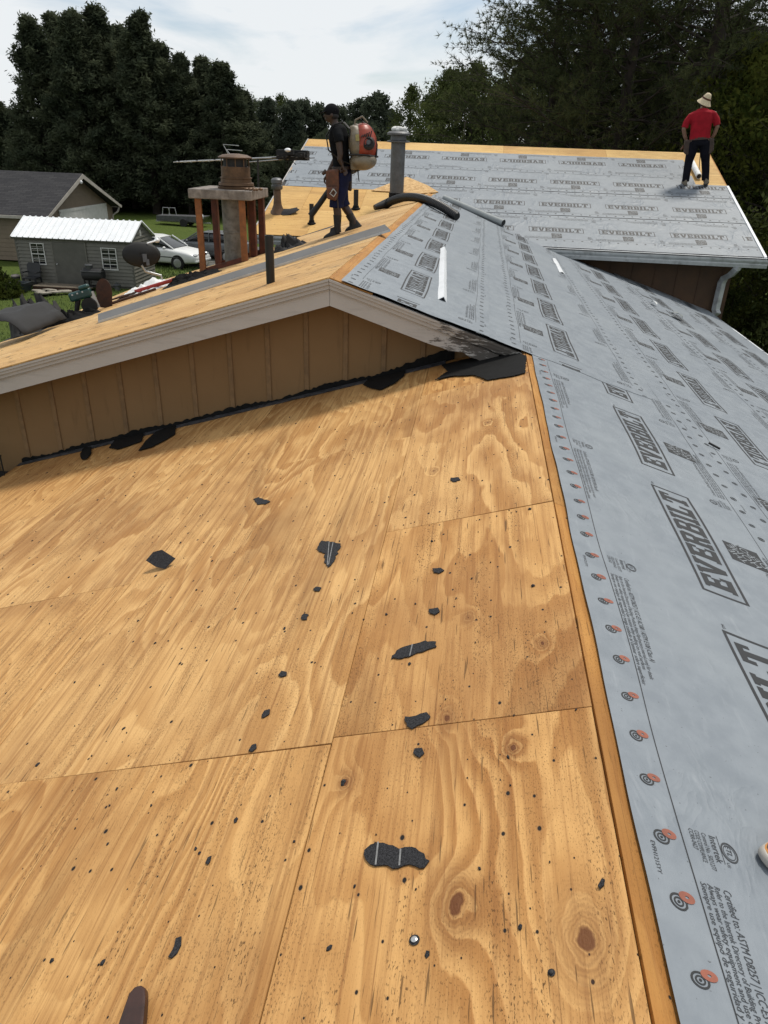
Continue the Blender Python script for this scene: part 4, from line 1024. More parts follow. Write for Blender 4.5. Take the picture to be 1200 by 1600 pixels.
# sneaker: toe points left across the underlayment
P = p_right(1183, 1352)
t = thing('sneaker', P, 'grey knit sneaker with white sole and orange trim at the right edge', 'shoe')
Ws = roofM(P, NR, (-.95, -.30, 0)) @ T(-.285, 0, .006)
def shoe(t, Ws, L, W_, mats, h=.07, ank=.10):
    ou = []
    for i in range(25):
        a = 2*math.pi*i/24
        ca, sa = math.cos(a), math.sin(a); x = L/2+L/2*math.copysign(abs(ca)**.72, ca); w = W_*(.37+.13*math.sin(x/L*math.pi*1.15-.5))
        ou.append((x, w*math.copysign(abs(sa)**.62, sa)))
    ou = ou[:-1]
    def ringz(k, z, dx=0.0): return [((x-L/2)*k+L/2+dx, y*k, z(x)) for x, y in ou]
    lv = [ringz(.97, lambda x: .004+.018*max(0, x/L-.75)*2), ringz(1.02, lambda x: .012+.018*max(0, x/L-.75)*2), ringz(1.0, lambda x: .030+.012*max(0, x/L-.75)*2), ringz(.95, lambda x: .033+.012*max(0, x/L-.75)*2)]
    V = [v for l in lv for v in l]; n = 24
    F = [(i*n+k, i*n+(k+1) % n, (i+1)*n+(k+1) % n, (i+1)*n+k) for i in range(len(lv)-1) for k in range(n)]+[tuple(reversed(range(n))), tuple((len(lv)-1)*n+k for k in range(n))]
    mk('sole', V, F, mats[0], t, Ws, smooth=True, sharp=60)
    up_ = []
    for k, zf, dx in ((.95, lambda x: .032, 0), (.93, lambda x: .05, 0), (.80, lambda x: .034+h*(.55+.45*max(0, 1-x/L*1.1)), -.005), (.62, lambda x: .034+h*(.75+.6*max(0, 1-x/L*1.4)), -.02), (.40, lambda x: .034+h*(.9+.8*max(0, 1-x/L*1.6)), -.05), (.34, lambda x: .04+ank, -.07)):
        up_.append(ringz(k, zf, dx))
    V = [v for l in up_ for v in l]
    F = [(i*n+k, i*n+(k+1) % n, (i+1)*n+(k+1) % n, (i+1)*n+k) for i in range(len(up_)-1) for k in range(n)]+[tuple((len(up_)-1)*n+k for k in range(n))]
    mk('upper', V, F, mats[1], t, Ws, smooth=True, sharp=80)
    for i in range(4):
        xl = L*(.40+.075*i); zt = .036+h*(1.12-.16*i); wl = W_*(.20+.02*i)
        lb = MB(); lb.tube([(xl, -wl, zt-.012), (xl-.006, 0, zt+.004), (xl, wl, zt-.012)], .0035, 6); lb.build('lace', mats[0], t, Ws, smooth=True)
    V = [(x, y, z) for (x, y, z) in ringz(.965, lambda x: .034)]+[(x, y, z) for (x, y, z) in ringz(.955, lambda x: .042)]
    F = [(k, (k+1) % n, n+(k+1) % n, n+k) for k in range(n)]
    o = mk('trim', V, F, mats[2], t, Ws, smooth=True); o.modifiers.new('s', 'SOLIDIFY').thickness = .006
M['shoe_sole'] = plain('off-white rubber', (.33, .31, .28), .5, .12, 30)
M['shoe_knit'] = plain('grey brown knit', (.16, .135, .115), .9, .35, 140, bump=.8, bscale=400)
M['shoe_orange'] = plain('orange trim', (.48, .20, .045), .6, .15, 30)
shoe(t, Ws, .29, .105, (M['shoe_sole'], M['shoe_knit'], M['shoe_orange']))
# wire basket and box just beyond the left eave
P = p_y(0, 720, YG+.1)
t = thing('wire_crate', Vector((-4.95, YG+.12, G)), 'dark wire crate on a box against the gable wall at the left edge', 'crate')
mb = MB(); mb.box((-4.95, YG+.12, (G-1.56)/2), (.60, .32, -1.56-G)); mb.build('box', M['dark'], t)
z0, z1 = -1.55, -1.26; xs_ = [-5.2+.052*i for i in range(12)]
for x in xs_:
    mb = MB(); mb.box((x, YG-.02, (z0+z1)/2), (.009, .009, z1-z0)); mb.build('wire', M['black'], t)
mb = MB(); mb.box((-4.92, YG-.02, z1), (.60, .014, .014)); mb.box((-4.92, YG-.02, z0), (.60, .014, .014)); mb.build('rail', M['black'], t)

# ------------------------------------------------------------------ the yard beyond
M['shed_siding'] = plain('olive grey vinyl siding', (.125, .12, .10), .6, .12, 3)
M['shed_trim'] = plain('grey green trim', (.088, .085, .072), .6, .12, 3)
M['roof_white'] = plain('white ribbed roof metal', (.78, .80, .82), .4, .04, 2, 0, .02)
M['win_white'] = plain('white window frame', (.55, .55, .53), .5, .08, 5)
def glass():
    t = NT('dark window glass'); return t.done((.012, .014, .016), .08, spec=.6)
M['glass'] = glass()
def lap(mb, x0, x1, z0, z1, pitch=.115, d=.018, topf=None):
    """lapped boards on the plane y = 0, facing -y; topf clips them under a gable"""
    n = int(round((z1-z0)/pitch)); p = (z1-z0)/n
    for i in range(n):
        a, b = z0+i*p, z0+(i+1)*p; xa, xb = (x0, x1) if topf is None else topf(a); xc, xd = (x0, x1) if topf is None else topf(b)
        if xb-xa < .02: break
        V = [(xa, -d, a), (xb, -d, a), (xd, -.002, b), (xc, -.002, b), (xa, 0, a), (xb, 0, a)]
        mb.add(V, [(0, 1, 2, 3), (4, 5, 1, 0)])
A, B, Cc = p_ground(37, 444), p_ground(212, 453), p_ground(253, 440)
ex = (B-A); ex.z = 0; SL = ex.length; ex.normalize(); ey_ = Vector((-ex.y, ex.x, 0))
Wsd = frame(A, ex, ey_); SD = 2.35; SH = 2.0; RH = .62
t = thing('shed', A, 'olive grey garden shed with a bright white ribbed metal roof', 'shed')
WM_ = Wsd
mb = MB(); lap(mb, 0, SL, .12, SH, .15, .035); o = mb.build('front_wall', M['shed_siding'], t, Wsd)
We = Wsd @ Matrix.Translation((SL, 0, 0)) @ Matrix.Rotation(R(90), 4, 'Z')
mb = MB(); lap(mb, 0, SD, .12, SH, .15, .035)
lap(mb, 0, SD, SH, SH+RH, .15, .035, lambda z: ((z-SH)/RH*SD/2, SD-(z-SH)/RH*SD/2)); ew = mb.build('end_wall', M['shed_siding'], t, We)
mb = MB(); mb.box((SL/2, SD/2, .06), (SL-.02, SD-.02, .14)); mb.box((SL/2, SD/2+.01, SH/2), (SL-.03, SD-.05, SH)); mb.prism([(.02, SH), (SD-.02, SH), (SD/2, SH+RH-.01)], .02, SL-.03, Matrix(((0, 0, 1, 0), (1, 0, 0, 0), (0, 1, 0, 0), (0, 0, 0, 1))))
mb.build('core', M['shed_trim'], t, Wsd)
sr_ = math.atan2(RH, SD/2)
for sgn in (0, 1):
    L = math.hypot(RH, SD/2)+.16; 
    Wr = Wsd @ Matrix.Translation((-.12, SD/2, SH+RH+.03)) @ (Matrix.Rotation(math.pi, 4, 'Z') @ Matrix.Translation((-SL-.24, 0, 0)) if sgn else I4) @ Matrix.Rotation(sr_, 4, 'X')
    mb = MB(); mb.box(((SL+.24)/2, -L/2, 0), (SL+.24, L, .02)); rp = mb.build('roof_panel', M['roof_white'], t, Wr)
    n = 20
    for i in range(n+1):
        mb = MB(); mb.prism([(-.028, .0105), (.028, .0105), (.014, .055), (-.014, .055)], 0, L, Matrix(((1, 0, 0, (SL+.24)*(.004+.992*i/n)), (0, 0, -1, 0), (0, 1, 0, 0), (0, 0, 0, 1)))); mb.build('rib', M['roof_white'], rp, Wr)
    mb = MB(); mb.box(((SL+.24)/2, -L-.004, -.03), (SL+.24, .018, .07)); mb.build('eave_trim', M['shed_trim'], t, Wr)
for x in (.0, SL):
    mb = MB(); mb.box((x, -.012, SH/2+.05), (.09, .03, SH-.1)); mb.build('corner_trim', M['shed_trim'], t, Wsd)
def shed_window(x0, x1, z0, z1):
    w = MB(); ft = .035
    w.box(((x0+x1)/2, -.03, z0), (x1-x0+.06, .04, ft*1.3)); w.box(((x0+x1)/2, -.03, z1), (x1-x0+.06, .04, ft)); w.box((x0, -.03, (z0+z1)/2), (ft, .04, z1-z0)); w.box((x1, -.03, (z0+z1)/2), (ft, .04, z1-z0)); w.box(((x0+x1)/2, -.032, (z0+z1)/2), (x1-x0, .04, ft))
    wo = w.build('window', M['win_white'], t, Wsd)
    for i in range(2):
        for k in range(4):
            a, b = x0+(x1-x0)*i/2, x0+(x1-x0)*(i+1)/2; c, d = z0+(z1-z0)*k/4, z0+(z1-z0)*(k+1)/4
            m2 = MB(); m2.box(((a+b)/2, -.022, (c+d)/2), (b-a-.02, .006, d-c-.02)); m2.build('pane', M['glass'], wo, Wsd)
    m2 = MB(); m2.box(((x0+x1)/2, -.028, (z0+z1)/2), (.018, .02, z1-z0))
    for k in (1, 3): m2.box(((x0+x1)/2, -.0285, z0+(z1-z0)*k/4), (x1-x0, .018, .018))
    m2.build('muntin', M['win_white'], wo, Wsd)
q = SL/175.0
shed_window(22*q, 42*q, .88, 1.72); shed_window(130*q, 152*q, .80, 1.66)
mb = MB(); mb.box((81*q, -.035, .97), (50*q, .05, 1.70)); do = mb.build('door', M['shed_trim'], t, Wsd)
for x in (55.5*q, 106.5*q):
    mb = MB(); mb.box((x, -.04, .97), (.05, .06, 1.76)); mb.build('door_casing', M['shed_siding'], do, Wsd)
mb = MB(); mb.box((81*q, -.04, 1.86), (54*q, .06, .06)); mb.build('door_casing', M['shed_siding'], do, Wsd)
mb = MB(); mb.ball((60*q, -.09, .92), .035, 10, 6); mb.build('handle', M['galv'], do, Wsd, smooth=True)
mb = MB()
for i in range(5): mb.box((SD*.47, -.02, SH+.10+.05*i), (.16, .03, .03))
mb.box((SD*.47, -.012, SH+.2), (.20, .02, .30)); mb.build('gable_vent', M['win_white'], t, We)
# ---- clutter along the shed
def at_shed(x, y=-.4): return Wsd @ Vector((x*q, y, 0))
M['plastic_black'] = plain('black plastic', (.014, .015, .017), .5, .2, 8)
M['plastic_slate'] = plain('slate plastic', (.028, .038, .042), .55, .2, 8)
P = at_shed(27, -.55); t = thing('garden_chair', P, 'black plastic garden chair against the shed under the left window', 'chair')
W_ = Wsd @ T(27*q, -.55, 0)
mb = MB(); mb.box((0, -.05, .40), (.55, .50, .05)); mb.build('seat', M['plastic_black'], t, W_)
mb = MB(); mb.prism([(-.27, 0), (.27, 0), (.30, .45), (.22, .56), (-.22, .56), (-.30, .45)], 0, .04, T(0, .20, .42) @ Matrix.Rotation(R(80), 4, 'X')); mb.build('backrest', M['plastic_black'], t, W_)
for x in (-.26, .26):
    for y in (-.27, .2):
        mb = MB(); mb.box((x, y, .2), (.06, .06, .40)); mb.build('leg', M['plastic_black'], t, W_)
    mb = MB(); mb.box((x*1.12, -.03, .62), (.07, .5, .035)); mb.build('armrest', M['plastic_black'], t, W_)
P = at_shed(23, -1.35); t = thing('planter', P, 'square slate planter box on the lawn left of the plank step', 'planter')
V = []
for s_, z in ((.28, 0), (.36, .34), (.31, .34), (.29, .24)): V += [(-s_, -s_*.75, z), (s_, -s_*.75, z), (s_, s_*.75, z), (-s_, s_*.75, z)]
F = [(0, 3, 2, 1)]+[(i*4+k, i*4+(k+1) % 4, (i+1)*4+(k+1) % 4, (i+1)*4+k) for i in range(3) for k in range(4)]
mk('tub', V, F, M['plastic_slate'], t, T(P)); mk('soil', [V[12], V[13], V[14], V[15]], [(0, 1, 2, 3)], M['rust'], t, T(P))
P = at_shed(2, -.6); t = thing('bucket', P, 'dark bucket with a pale lid at the shed\'s left corner', 'bucket')
mb = MB(); mb.lathe([(.15, 0), (.18, .42), (.17, .42)], 16); mb.build('pail', M['plastic_black'], t, T(P), smooth=True); mb = MB(); mb.lathe([(.19, .42), (.19, .46), (.12, .50), (.01, .50)], 16); mb.build('lid', M['concrete'], t, T(P), smooth=True)
P = at_shed(122, -.55); t = thing('barrel_grill', P, 'dark barrel grill on a stand under the shed\'s right window', 'grill'); W_ = Wsd @ T(122*q, -.55, 0)
mb = MB(); mb.lathe([(.25, -.42), (.26, -.40), (.26, .40), (.25, .42)], 18, T(0, 0, .66) @ Matrix.Rotation(R(90), 4, 'Y')); mb.build('barrel', M['dark'], t, W_, smooth=True)
mb = MB(); mb.box((0, -.02, .80), (.88, .5, .03)); mb.build('grate', M['vent_grey'], t, W_)
for x in (-.34, .34):
    for y in (-.2, .2): mb = MB(); mb.box((x, y, .24), (.05, .05, .48)); mb.build('leg', M['black'], t, W_)
mb = MB(); mb.box((0, -.1, .2), (.7, .4, .03)); mb.build('shelf', M['black'], t, W_)
P = W_ @ Vector((-.15, 0, .82)); mb = MB(); mb.lathe([(.13, 0), (.16, .20), (.18, .21), (.16, .24), (.02, .26)], 14)
tag(mb.build('cooking_pot', M['vent_grey'], None, T(P), smooth=True), 'dull grey pot standing on the barrel grill', 'pot')
P = at_shed(155, -.5); mb = MB(); mb.lathe([(.12, 0), (.12, .22), (.16, .24), (.16, .27), (.06, .30), (.06, .36), (.01, .37)], 14)
tag(mb.build('lantern', M['vent_grey'], None, T(P), smooth=True), 'small grey lantern on the ground right of the barrel grill', 'lantern')
P = at_shed(80, -.75); t = thing('plank_step', P, 'low weathered plank step in front of the shed door', 'step'); W_ = Wsd @ T(80*q, -.75, 0)
M['plank'] = plain('weathered planks', (.13, .105, .075), .85, .25, 6)
for i in range(5): mb = MB(); mb.box((0, -.32+.16*i, .16), (2.5, .15, .035)); mb.build('plank', M['plank'], t, W_)
mb = MB(); mb.box((0, -.39, .08), (2.46, .03, .14)); mb.build('riser', M['rust'], t, W_)
M['stone'] = plain('pale flagstone', (.24, .22, .18), .9, .3, 5)
for i, (x, y) in enumerate(((60, -1.75), (70, -1.55), (80, -1.8), (72, -2.1), (92, -1.6))):
    mb = MB(); mb.prism(ragged(9, .34, .22, i+40, .25), 0, .05); tag(mb.build('flagstone', M['stone'], None, T(at_shed(x, y)) @ T(0, 0, .08)), ['leftmost pale flagstone in front of the plank step', 'pale flagstone touching the plank step', 'middle pale flagstone in the lawn before the shed', 'nearest pale flagstone in the lawn before the shed', 'rightmost pale flagstone in the lawn before the shed'][i], 'flagstone', 'flagstones before the shed')
# ---- neighbour's house
M['shingles_dark'] = None
def shingle_roof():
    t = NT('grey asphalt shingle roof'); o = t.obj()
    b = t.n('TexBrick', {'Vector': o, 'Color1': (.030, .030, .033, 1), 'Color2': (.052, .051, .053, 1), 'Mortar': (.016, .016, .017, 1), 'Scale': 1.0, 'Mortar Size': .012, 'Brick Width': .5, 'Row Height': .15, 'Bias': 0.0})
    n = t.noise(o, 1.2, 5); c = t.mix(t.ma('MULTIPLY', n, .5), b, (.03, .03, .034)); return t.done(c, .9, t.bump(t.noise(o, 30, 3), .6, .02), spec=.15)
M['shingles_dark'] = shingle_roof()
M['tan_siding'] = plain('tan lap siding', (.17, .132, .092), .7, .1, 2)
M['tan_trim'] = plain('pale eave trim', (.36, .335, .30), .6, .1, 3)
hx, hy0, hy1, hyr, hz, hzr = -21.6, 36.4, 44.6, 40.5, -2.50, -.70
t = thing('neighbour_house', (-28, 40.5, G), "neighbour's tan house with a dark grey shingle roof behind the shed", 'house')
mb = MB(); mb.box((-30.5, hyr, (G+hz)/2), (17.0, hy1-hy0-.7, hz-G)); mb.build('wall', M['tan_siding'], t)
We = frame((hx-.45, hy0+.35, 0), (0, 1, 0), (-1, 0, 0))
wd = hy1-hy0-.7
mb = MB(); lap(mb, 0, wd, G, hz, .2, .02); lap(mb, 0, wd, hz, hzr-.05, .2, .02, lambda z: ((z-hz)/(hzr-hz)*wd/2, wd-(z-hz)/(hzr-hz)*wd/2)); mb.build('gable_wall', M['tan_siding'], t, We)
mb = MB(); lap(mb, -34, hx-.46, G, hz, .2, .02); mb.build('front_wall', M['tan_siding'], t, T(0, hy0+.34, 0))
pitch = math.atan2(hzr-hz, hyr-hy0); L = math.hypot(hzr-hz, hyr-hy0)
for s_ in (1, -1):
    Wr = frame((hx, hyr, hzr+.08), (-1 if s_ < 0 else 1, 0, 0), (0, s_*math.cos(pitch), -math.sin(pitch)*1)) if False else None
    mb = MB()
    y_e = hy0 if s_ > 0 else hy1
    mb.add([(hx-20, y_e, hz), (hx, y_e, hz), (hx, hyr, hzr), (hx-20, hyr, hzr), (hx-20, y_e, hz+.12), (hx, y_e, hz+.12), (hx, hyr, hzr+.12), (hx-20, hyr, hzr+.12)], [(0, 1, 2, 3), (7, 6, 5, 4), (0, 4, 5, 1), (1, 5, 6, 2), (3, 2, 6, 7), (0, 3, 7, 4)] if s_ < 0 else [(3, 2, 1, 0), (4, 5, 6, 7), (1, 5, 4, 0), (2, 6, 5, 1), (7, 6, 2, 3), (4, 7, 3, 0)])
    mb.build('roof', M['shingles_dark'], t)
    mb = MB(); mb.add([(hx+.02, y_e, hz-.05), (hx+.02, y_e, hz+.10), (hx+.02, hyr, hzr+.10), (hx+.02, hyr, hzr-.12), (hx-.02, y_e, hz-.05), (hx-.02, y_e, hz+.10), (hx-.02, hyr, hzr+.10), (hx-.02, hyr, hzr-.12)], [(0, 1, 2, 3), (7, 6, 5, 4), (0, 4, 5, 1), (3, 2, 6, 7), (1, 5, 6, 2), (0, 3, 7, 4)]); mb.build('rake_board', M['tan_trim'], t)
    mb = MB(); mb.box((hx-10, y_e-.05*s_, hz+.03), (20, .10, .13)); mb.build('gutter', M['tan_trim'], t)
mb = MB(); mb.box((hx-.42, 40.9, (G+hz)/2+.15), (.06, 5.0, hz-G-.05)); g_ = mb.build('garage_door', M['win_white'], t)
for dy, w, z in ((-2.56, .14, 0), (2.56, .14, 0)): mb = MB(); mb.box((hx-.40, 40.9+dy, (G+hz)/2+.15), (.06, w, hz-G)); mb.build('door_casing', M['win_white'], g_)
mb = MB(); mb.box((hx-.40, 40.9, hz+.19), (.06, 5.26, .14)); mb.build('door_casing', M['win_white'], g_)
mb = MB(); mb.tube([(hx-.1, hy1-.05, hz), (hx-.15, hy1-.2, hz-.25), (hx-.4, hy1-.40, hz-.45), (hx-.4, hy1-.40, G)], .05, 8); mb.build('downspout', M['tan_trim'], t, smooth=True)
mb = MB(); mb.ball((hx+.05, hyr-.35, hzr-.28), (.07, .09, .09), 8, 6); mb.build('flood_light', M['white_metal'], t, smooth=True)
# ---- cars
def car_body(st, n=20):
    """loft of rounded sections: (x, z0, z1, half width, shoulder z)"""
    V = []; F = []
    for (x, z0, z1, hw, r) in st:
        for k in range(n):
            a = 2*math.pi*k/n; ca, sa = math.cos(a), math.sin(a); e = 2/r
            px_ = math.copysign(abs(ca)**e, ca)*hw; pz = math.copysign(abs(sa)**e, sa)*(z1-z0)/2+(z0+z1)/2
            V.append((x, px_, pz))
    m = len(st)
    for i in range(m-1):
        for k in range(n): l = (k+1) % n; F.append((i*n+k, i*n+l, (i+1)*n+l, (i+1)*n+k))
    F.append(tuple(range(n))[::-1]); F.append(tuple((m-1)*n+k for k in range(n)))
    return V, F
M['car_white'] = plain('white car paint', (.66, .67, .66), .3, .03, 2, 0, .0, spec=.6)
M['tyre'] = plain('tyre', (.012, .012, .012), .8, .2, 20)
M['rim'] = plain('hub cap', (.42, .43, .43), .35, .1, 10, .6)
M['lamp'] = plain('headlamp glass', (.30, .31, .32), .12, .1, 10, .2)
M['car_grey'] = plain('dusty grey car paint', (.085, .092, .096), .4, .15, 2.5, 0, .02, 9, dirt=(.15, .155, .16), dirt_amt=.4)
hd = Vector((1, -.16, 0)).normalized()
def car(P, lab, pm='car_white', hd=hd):
    t = thing('parked_car', P, lab, 'car'); W_ = frame(P, hd, (-hd.y, hd.x, 0))
    st = [(-2.35, .42, .80, .62, 4), (-2.30, .30, .92, .78, 5), (-1.9, .26, .97, .86, 5), (-1.2, .24, .98, .88, 6), (0, .22, .97, .89, 6), (.9, .22, .95, .89, 6), (1.3, .22, .92, .88, 5), (1.85, .24, .85, .86, 5), (2.25, .28, .74, .80, 4), (2.38, .34, .62, .68, 4)]
    V, F = car_body(st, 28); mk('body', V, F, M[pm], t, W_, smooth=True, sharp=60)
    gh = [(-1.95, .94, .97, .66, 4), (-1.25, .90, 1.36, .66, 4), (-.7, .88, 1.43, .66, 4), (-.1, .88, 1.43, .67, 4), (.35, .88, 1.36, .68, 4), (1.12, .90, .96, .70, 4)]
    V, F = car_body(gh, 24); mk('cabin_glass', V, F, M['glass'], t, W_, smooth=True, sharp=60)
    rf = [(-1.35, 1.33, 1.39, .60, 3), (-.7, 1.38, 1.455, .62, 3), (-.1, 1.38, 1.455, .63, 3), (.30, 1.33, 1.40, .61, 3)]
    V, F = car_body(rf, 20); mk('roof', V, F, M[pm], t, W_, smooth=True, sharp=60)
    for s_ in (1, -1):
        for (x0, z0, x1, z1) in ((1.14, .93, .33, 1.40), (-.35, .93, -.35, 1.42), (-1.95, .94, -1.28, 1.39)):
            mb = MB(); mb.tube([(x0, s_*.705, z0), (x1, s_*.645, z1)], .035, 6); mb.build('pillar', M[pm], t, W_, smooth=True)
        for x in (-1.42, 1.42):
            Ww = W_ @ T(x, s_*.80, .30) @ Matrix.Rotation(R(90), 4, 'X')
            mb = MB(); mb.lathe([(.20, -.10), (.29, -.10), (.305, -.06), (.305, .06), (.29, .10), (.20, .10)], 24); w = mb.build('wheel', M['tyre'], t, Ww, smooth=True)
            mb = MB(); mb.lathe([(.21, -.104), (.21, .104), (.17, .112), (.05, .116), (.01, .118)] if s_ < 0 else [(.01, -.118), (.05, -.116), (.17, -.112), (.21, -.104), (.21, .104)], 20); mb.build('hub_cap', M['rim'], w, Ww, smooth=True)
        mb = MB(); mb.ball((2.22, s_*.56, .66), (.14, .20, .075), 12, 8); mb.build('headlight', M['lamp'], t, W_, smooth=True)
        mb = MB(); mb.ball((.80, s_*.97, .98), (.07, .10, .07), 10, 6); mb.build('mirror', M[pm], t, W_, smooth=True)
        mb = MB(); mb.box((0, s_*.893, .56), (3.0, .02, .04)); mb.build('side_trim', M['vent_grey'], t, W_)
        for x in (-1.42, 1.42):
            mb = MB(); mb.lathe([(.36, -.03), (.36, .03)], 20); mb.build('wheel_arch', M['black'], t, W_ @ T(x, s_*.853, .32) @ Matrix.Rotation(R(90), 4, 'X'), smooth=True)
    mb = MB(); mb.box((2.33, 0, .66), (.10, .72, .10)); mb.build('grille', M['black'], t, W_); mb = MB(); mb.box((2.34, 0, .40), (.12, 1.5, .12)); bev(mb.build('bumper', M[pm], t, W_), .04, 3)
    return t
Pw = p_ground(279, 423)
car(Pw-hd*1.42+Vector((-hd.y, hd.x, 0))*.85+Vector((0, 0, .06)), 'white sedan parked behind the shed')
Pc = p_ground(326, 411)+Vector((-.3, 1.2, .04))
car(Pc, 'dusty dark grey sedan parked behind the white sedan', 'car_grey', -hd)
P = p_ground(287, 353); t = thing('boat_trailer', P, 'low white boat trailer at the edge of the far trees', 'trailer')
mb = MB(); mb.prism([(-1.8, .35), (1.5, .35), (1.9, .75), (-1.8, .70)], -.6, .6, T(P) @ Matrix(((1, 0, 0, 0), (0, 0, -1, 0), (0, 1, 0, 0), (0, 0, 0, 1)))); mb.build('hull', M['vent_grey'], t)
mb = MB(); mb.box((0, 0, .28), (4.2, .1, .08), T(P)); mb.build('frame_rail', M['galv'], t)
mb = MB(); mb.ball((1.5, -.6, .75), (.30, .25, .28), 10, 8, T(P)); mb.build('white_float', M['white_metal'], t, smooth=True)
for s_ in (-.7, .7): mb = MB(); mb.lathe([(.28, -.08), (.28, .08)], 16); mb.build('wheel', M['tyre'], t, T(P) @ T(.3, s_, .28) @ Matrix.Rotation(R(90), 4, 'X'), smooth=True)
for x in (-1.4, -.9): mb = MB(); mb.tube([(x, -.4, .7), (x+.1, -.4, 1.25), (x+.5, -.4, 1.25), (x+.6, -.4, .7)], .025, 6, T(P)); mb.build('rail_hoop', M['galv'], t, smooth=True)
# ---- grass tufts on the nearer lawn
rg = np.random.default_rng(9); n = 26000
gx = -22+rg.random(n)*14; gy = 16+rg.random(n)*27
keep = ~((gx > A.x-.2) & (gx < B.x+.3) & (gy > 30.2) & (gy < 33.6)); gx, gy = gx[keep], gy[keep]; n = len(gx)
h = .05+.07*rg.random(n); an = rg.random(n)*6.28; w = .012+.02*rg.random(n)
gz = G+.10*np.sin(gx*.31+gy*.17)-.02
V = np.empty((n, 3, 3)); V[:, 0] = np.stack([gx-w*np.cos(an), gy-w*np.sin(an), gz], 1); V[:, 1] = np.stack([gx+w*np.cos(an), gy+w*np.sin(an), gz], 1); V[:, 2] = np.stack([gx+.05*np.sin(an*3), gy+.05*np.cos(an*5), gz+h+.03], 1)
M['grass'] = plain('grass blades', (.085, .125, .028), .8, .4, .8, bump=0)
tag(mk('grass', V.reshape(-1, 3).tolist(), np.arange(n*3).reshape(-1, 3).tolist(), M['grass']), 'short mown grass of the yard round the shed', 'grass', kind='stuff')

# ------------------------------------------------------------------ trees
def leaf_mat(name, a, b, trans=.25, scale=.6):
    t = NT(name); o = t.obj(); rnd = t.n('ObjectInfo', o=5)
    n = t.noise(t.vm('ADD', o, t.n('CombineXYZ', {0: t.ma('MULTIPLY', rnd, 50.0), 1: 0.0, 2: 0.0})), scale, 4, .65)
    c = t.mix(t.sm(n, .32, .68), a, b)
    d = t.n('BsdfDiffuse', {'Color': c, 'Roughness': .5}); tr = t.n('BsdfTranslucent', {'Color': c})
    m = t.t.nodes.new('ShaderNodeMixShader'); t.set(m.inputs[0], trans); t.t.links.new(d, m.inputs[1]); t.t.links.new(tr, m.inputs[2])
    t.t.links.new(m.outputs[0], t.t.nodes['Material Output'].inputs[0]); return t.m
M['l_cedar'] = leaf_mat('dark cedar foliage', (.040, .052, .034), (.105, .120, .072), .3)
M['l_pine'] = leaf_mat('pine needles', (.036, .048, .025), (.105, .120, .055), .35)
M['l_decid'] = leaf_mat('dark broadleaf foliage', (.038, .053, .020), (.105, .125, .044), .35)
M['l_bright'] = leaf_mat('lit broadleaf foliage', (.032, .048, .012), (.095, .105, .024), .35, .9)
M['l_far'] = leaf_mat('far woodland foliage', (.045, .058, .042), (.100, .118, .078), .3, .3)  # a little distance haze is lightened into these leaf tones
M['bark'] = plain('dark pine bark', (.030, .023, .018), .95, .4, 5, bump=1.0, bscale=14)
M['bark_pale'] = plain('grey twigs', (.10, .09, .078), .9, .3, 5)

def quads(C, size, rg, up=0.0, elong=1.0):
    n = len(C); d = rg.normal(size=(n, 3)); d[:, 2] *= (1-up); d /= np.linalg.norm(d, axis=1)[:, None]
    e = rg.normal(size=(n, 3)); e -= d*(e*d).sum(1)[:, None]; e /= np.linalg.norm(e, axis=1)[:, None]
    s_ = size*(.55+.9*rg.random(n))[:, None]; f = np.cross(d, e)
    V = np.empty((n, 4, 3)); V[:, 0] = C-e*s_*elong; V[:, 1] = C-f*s_*.45; V[:, 2] = C+e*s_*elong; V[:, 3] = C+f*s_*.45
    return V
def needles(C, D, L, per, rg, w=.010):
    n = len(C); C = np.repeat(C, per, 0); D = np.repeat(D, per, 0); m = n*per
    d = D*.9+rg.normal(size=(m, 3))*.75; d /= np.linalg.norm(d, axis=1)[:, None]
    e = np.cross(d, rg.normal(size=(m, 3))); e /= np.linalg.norm(e, axis=1)[:, None]
    l = L*(.7+.5*rg.random(m))[:, None]
    V = np.empty((m, 3, 3)); V[:, 0] = C-e*w; V[:, 1] = C+e*w; V[:, 2] = C+d*l; return V
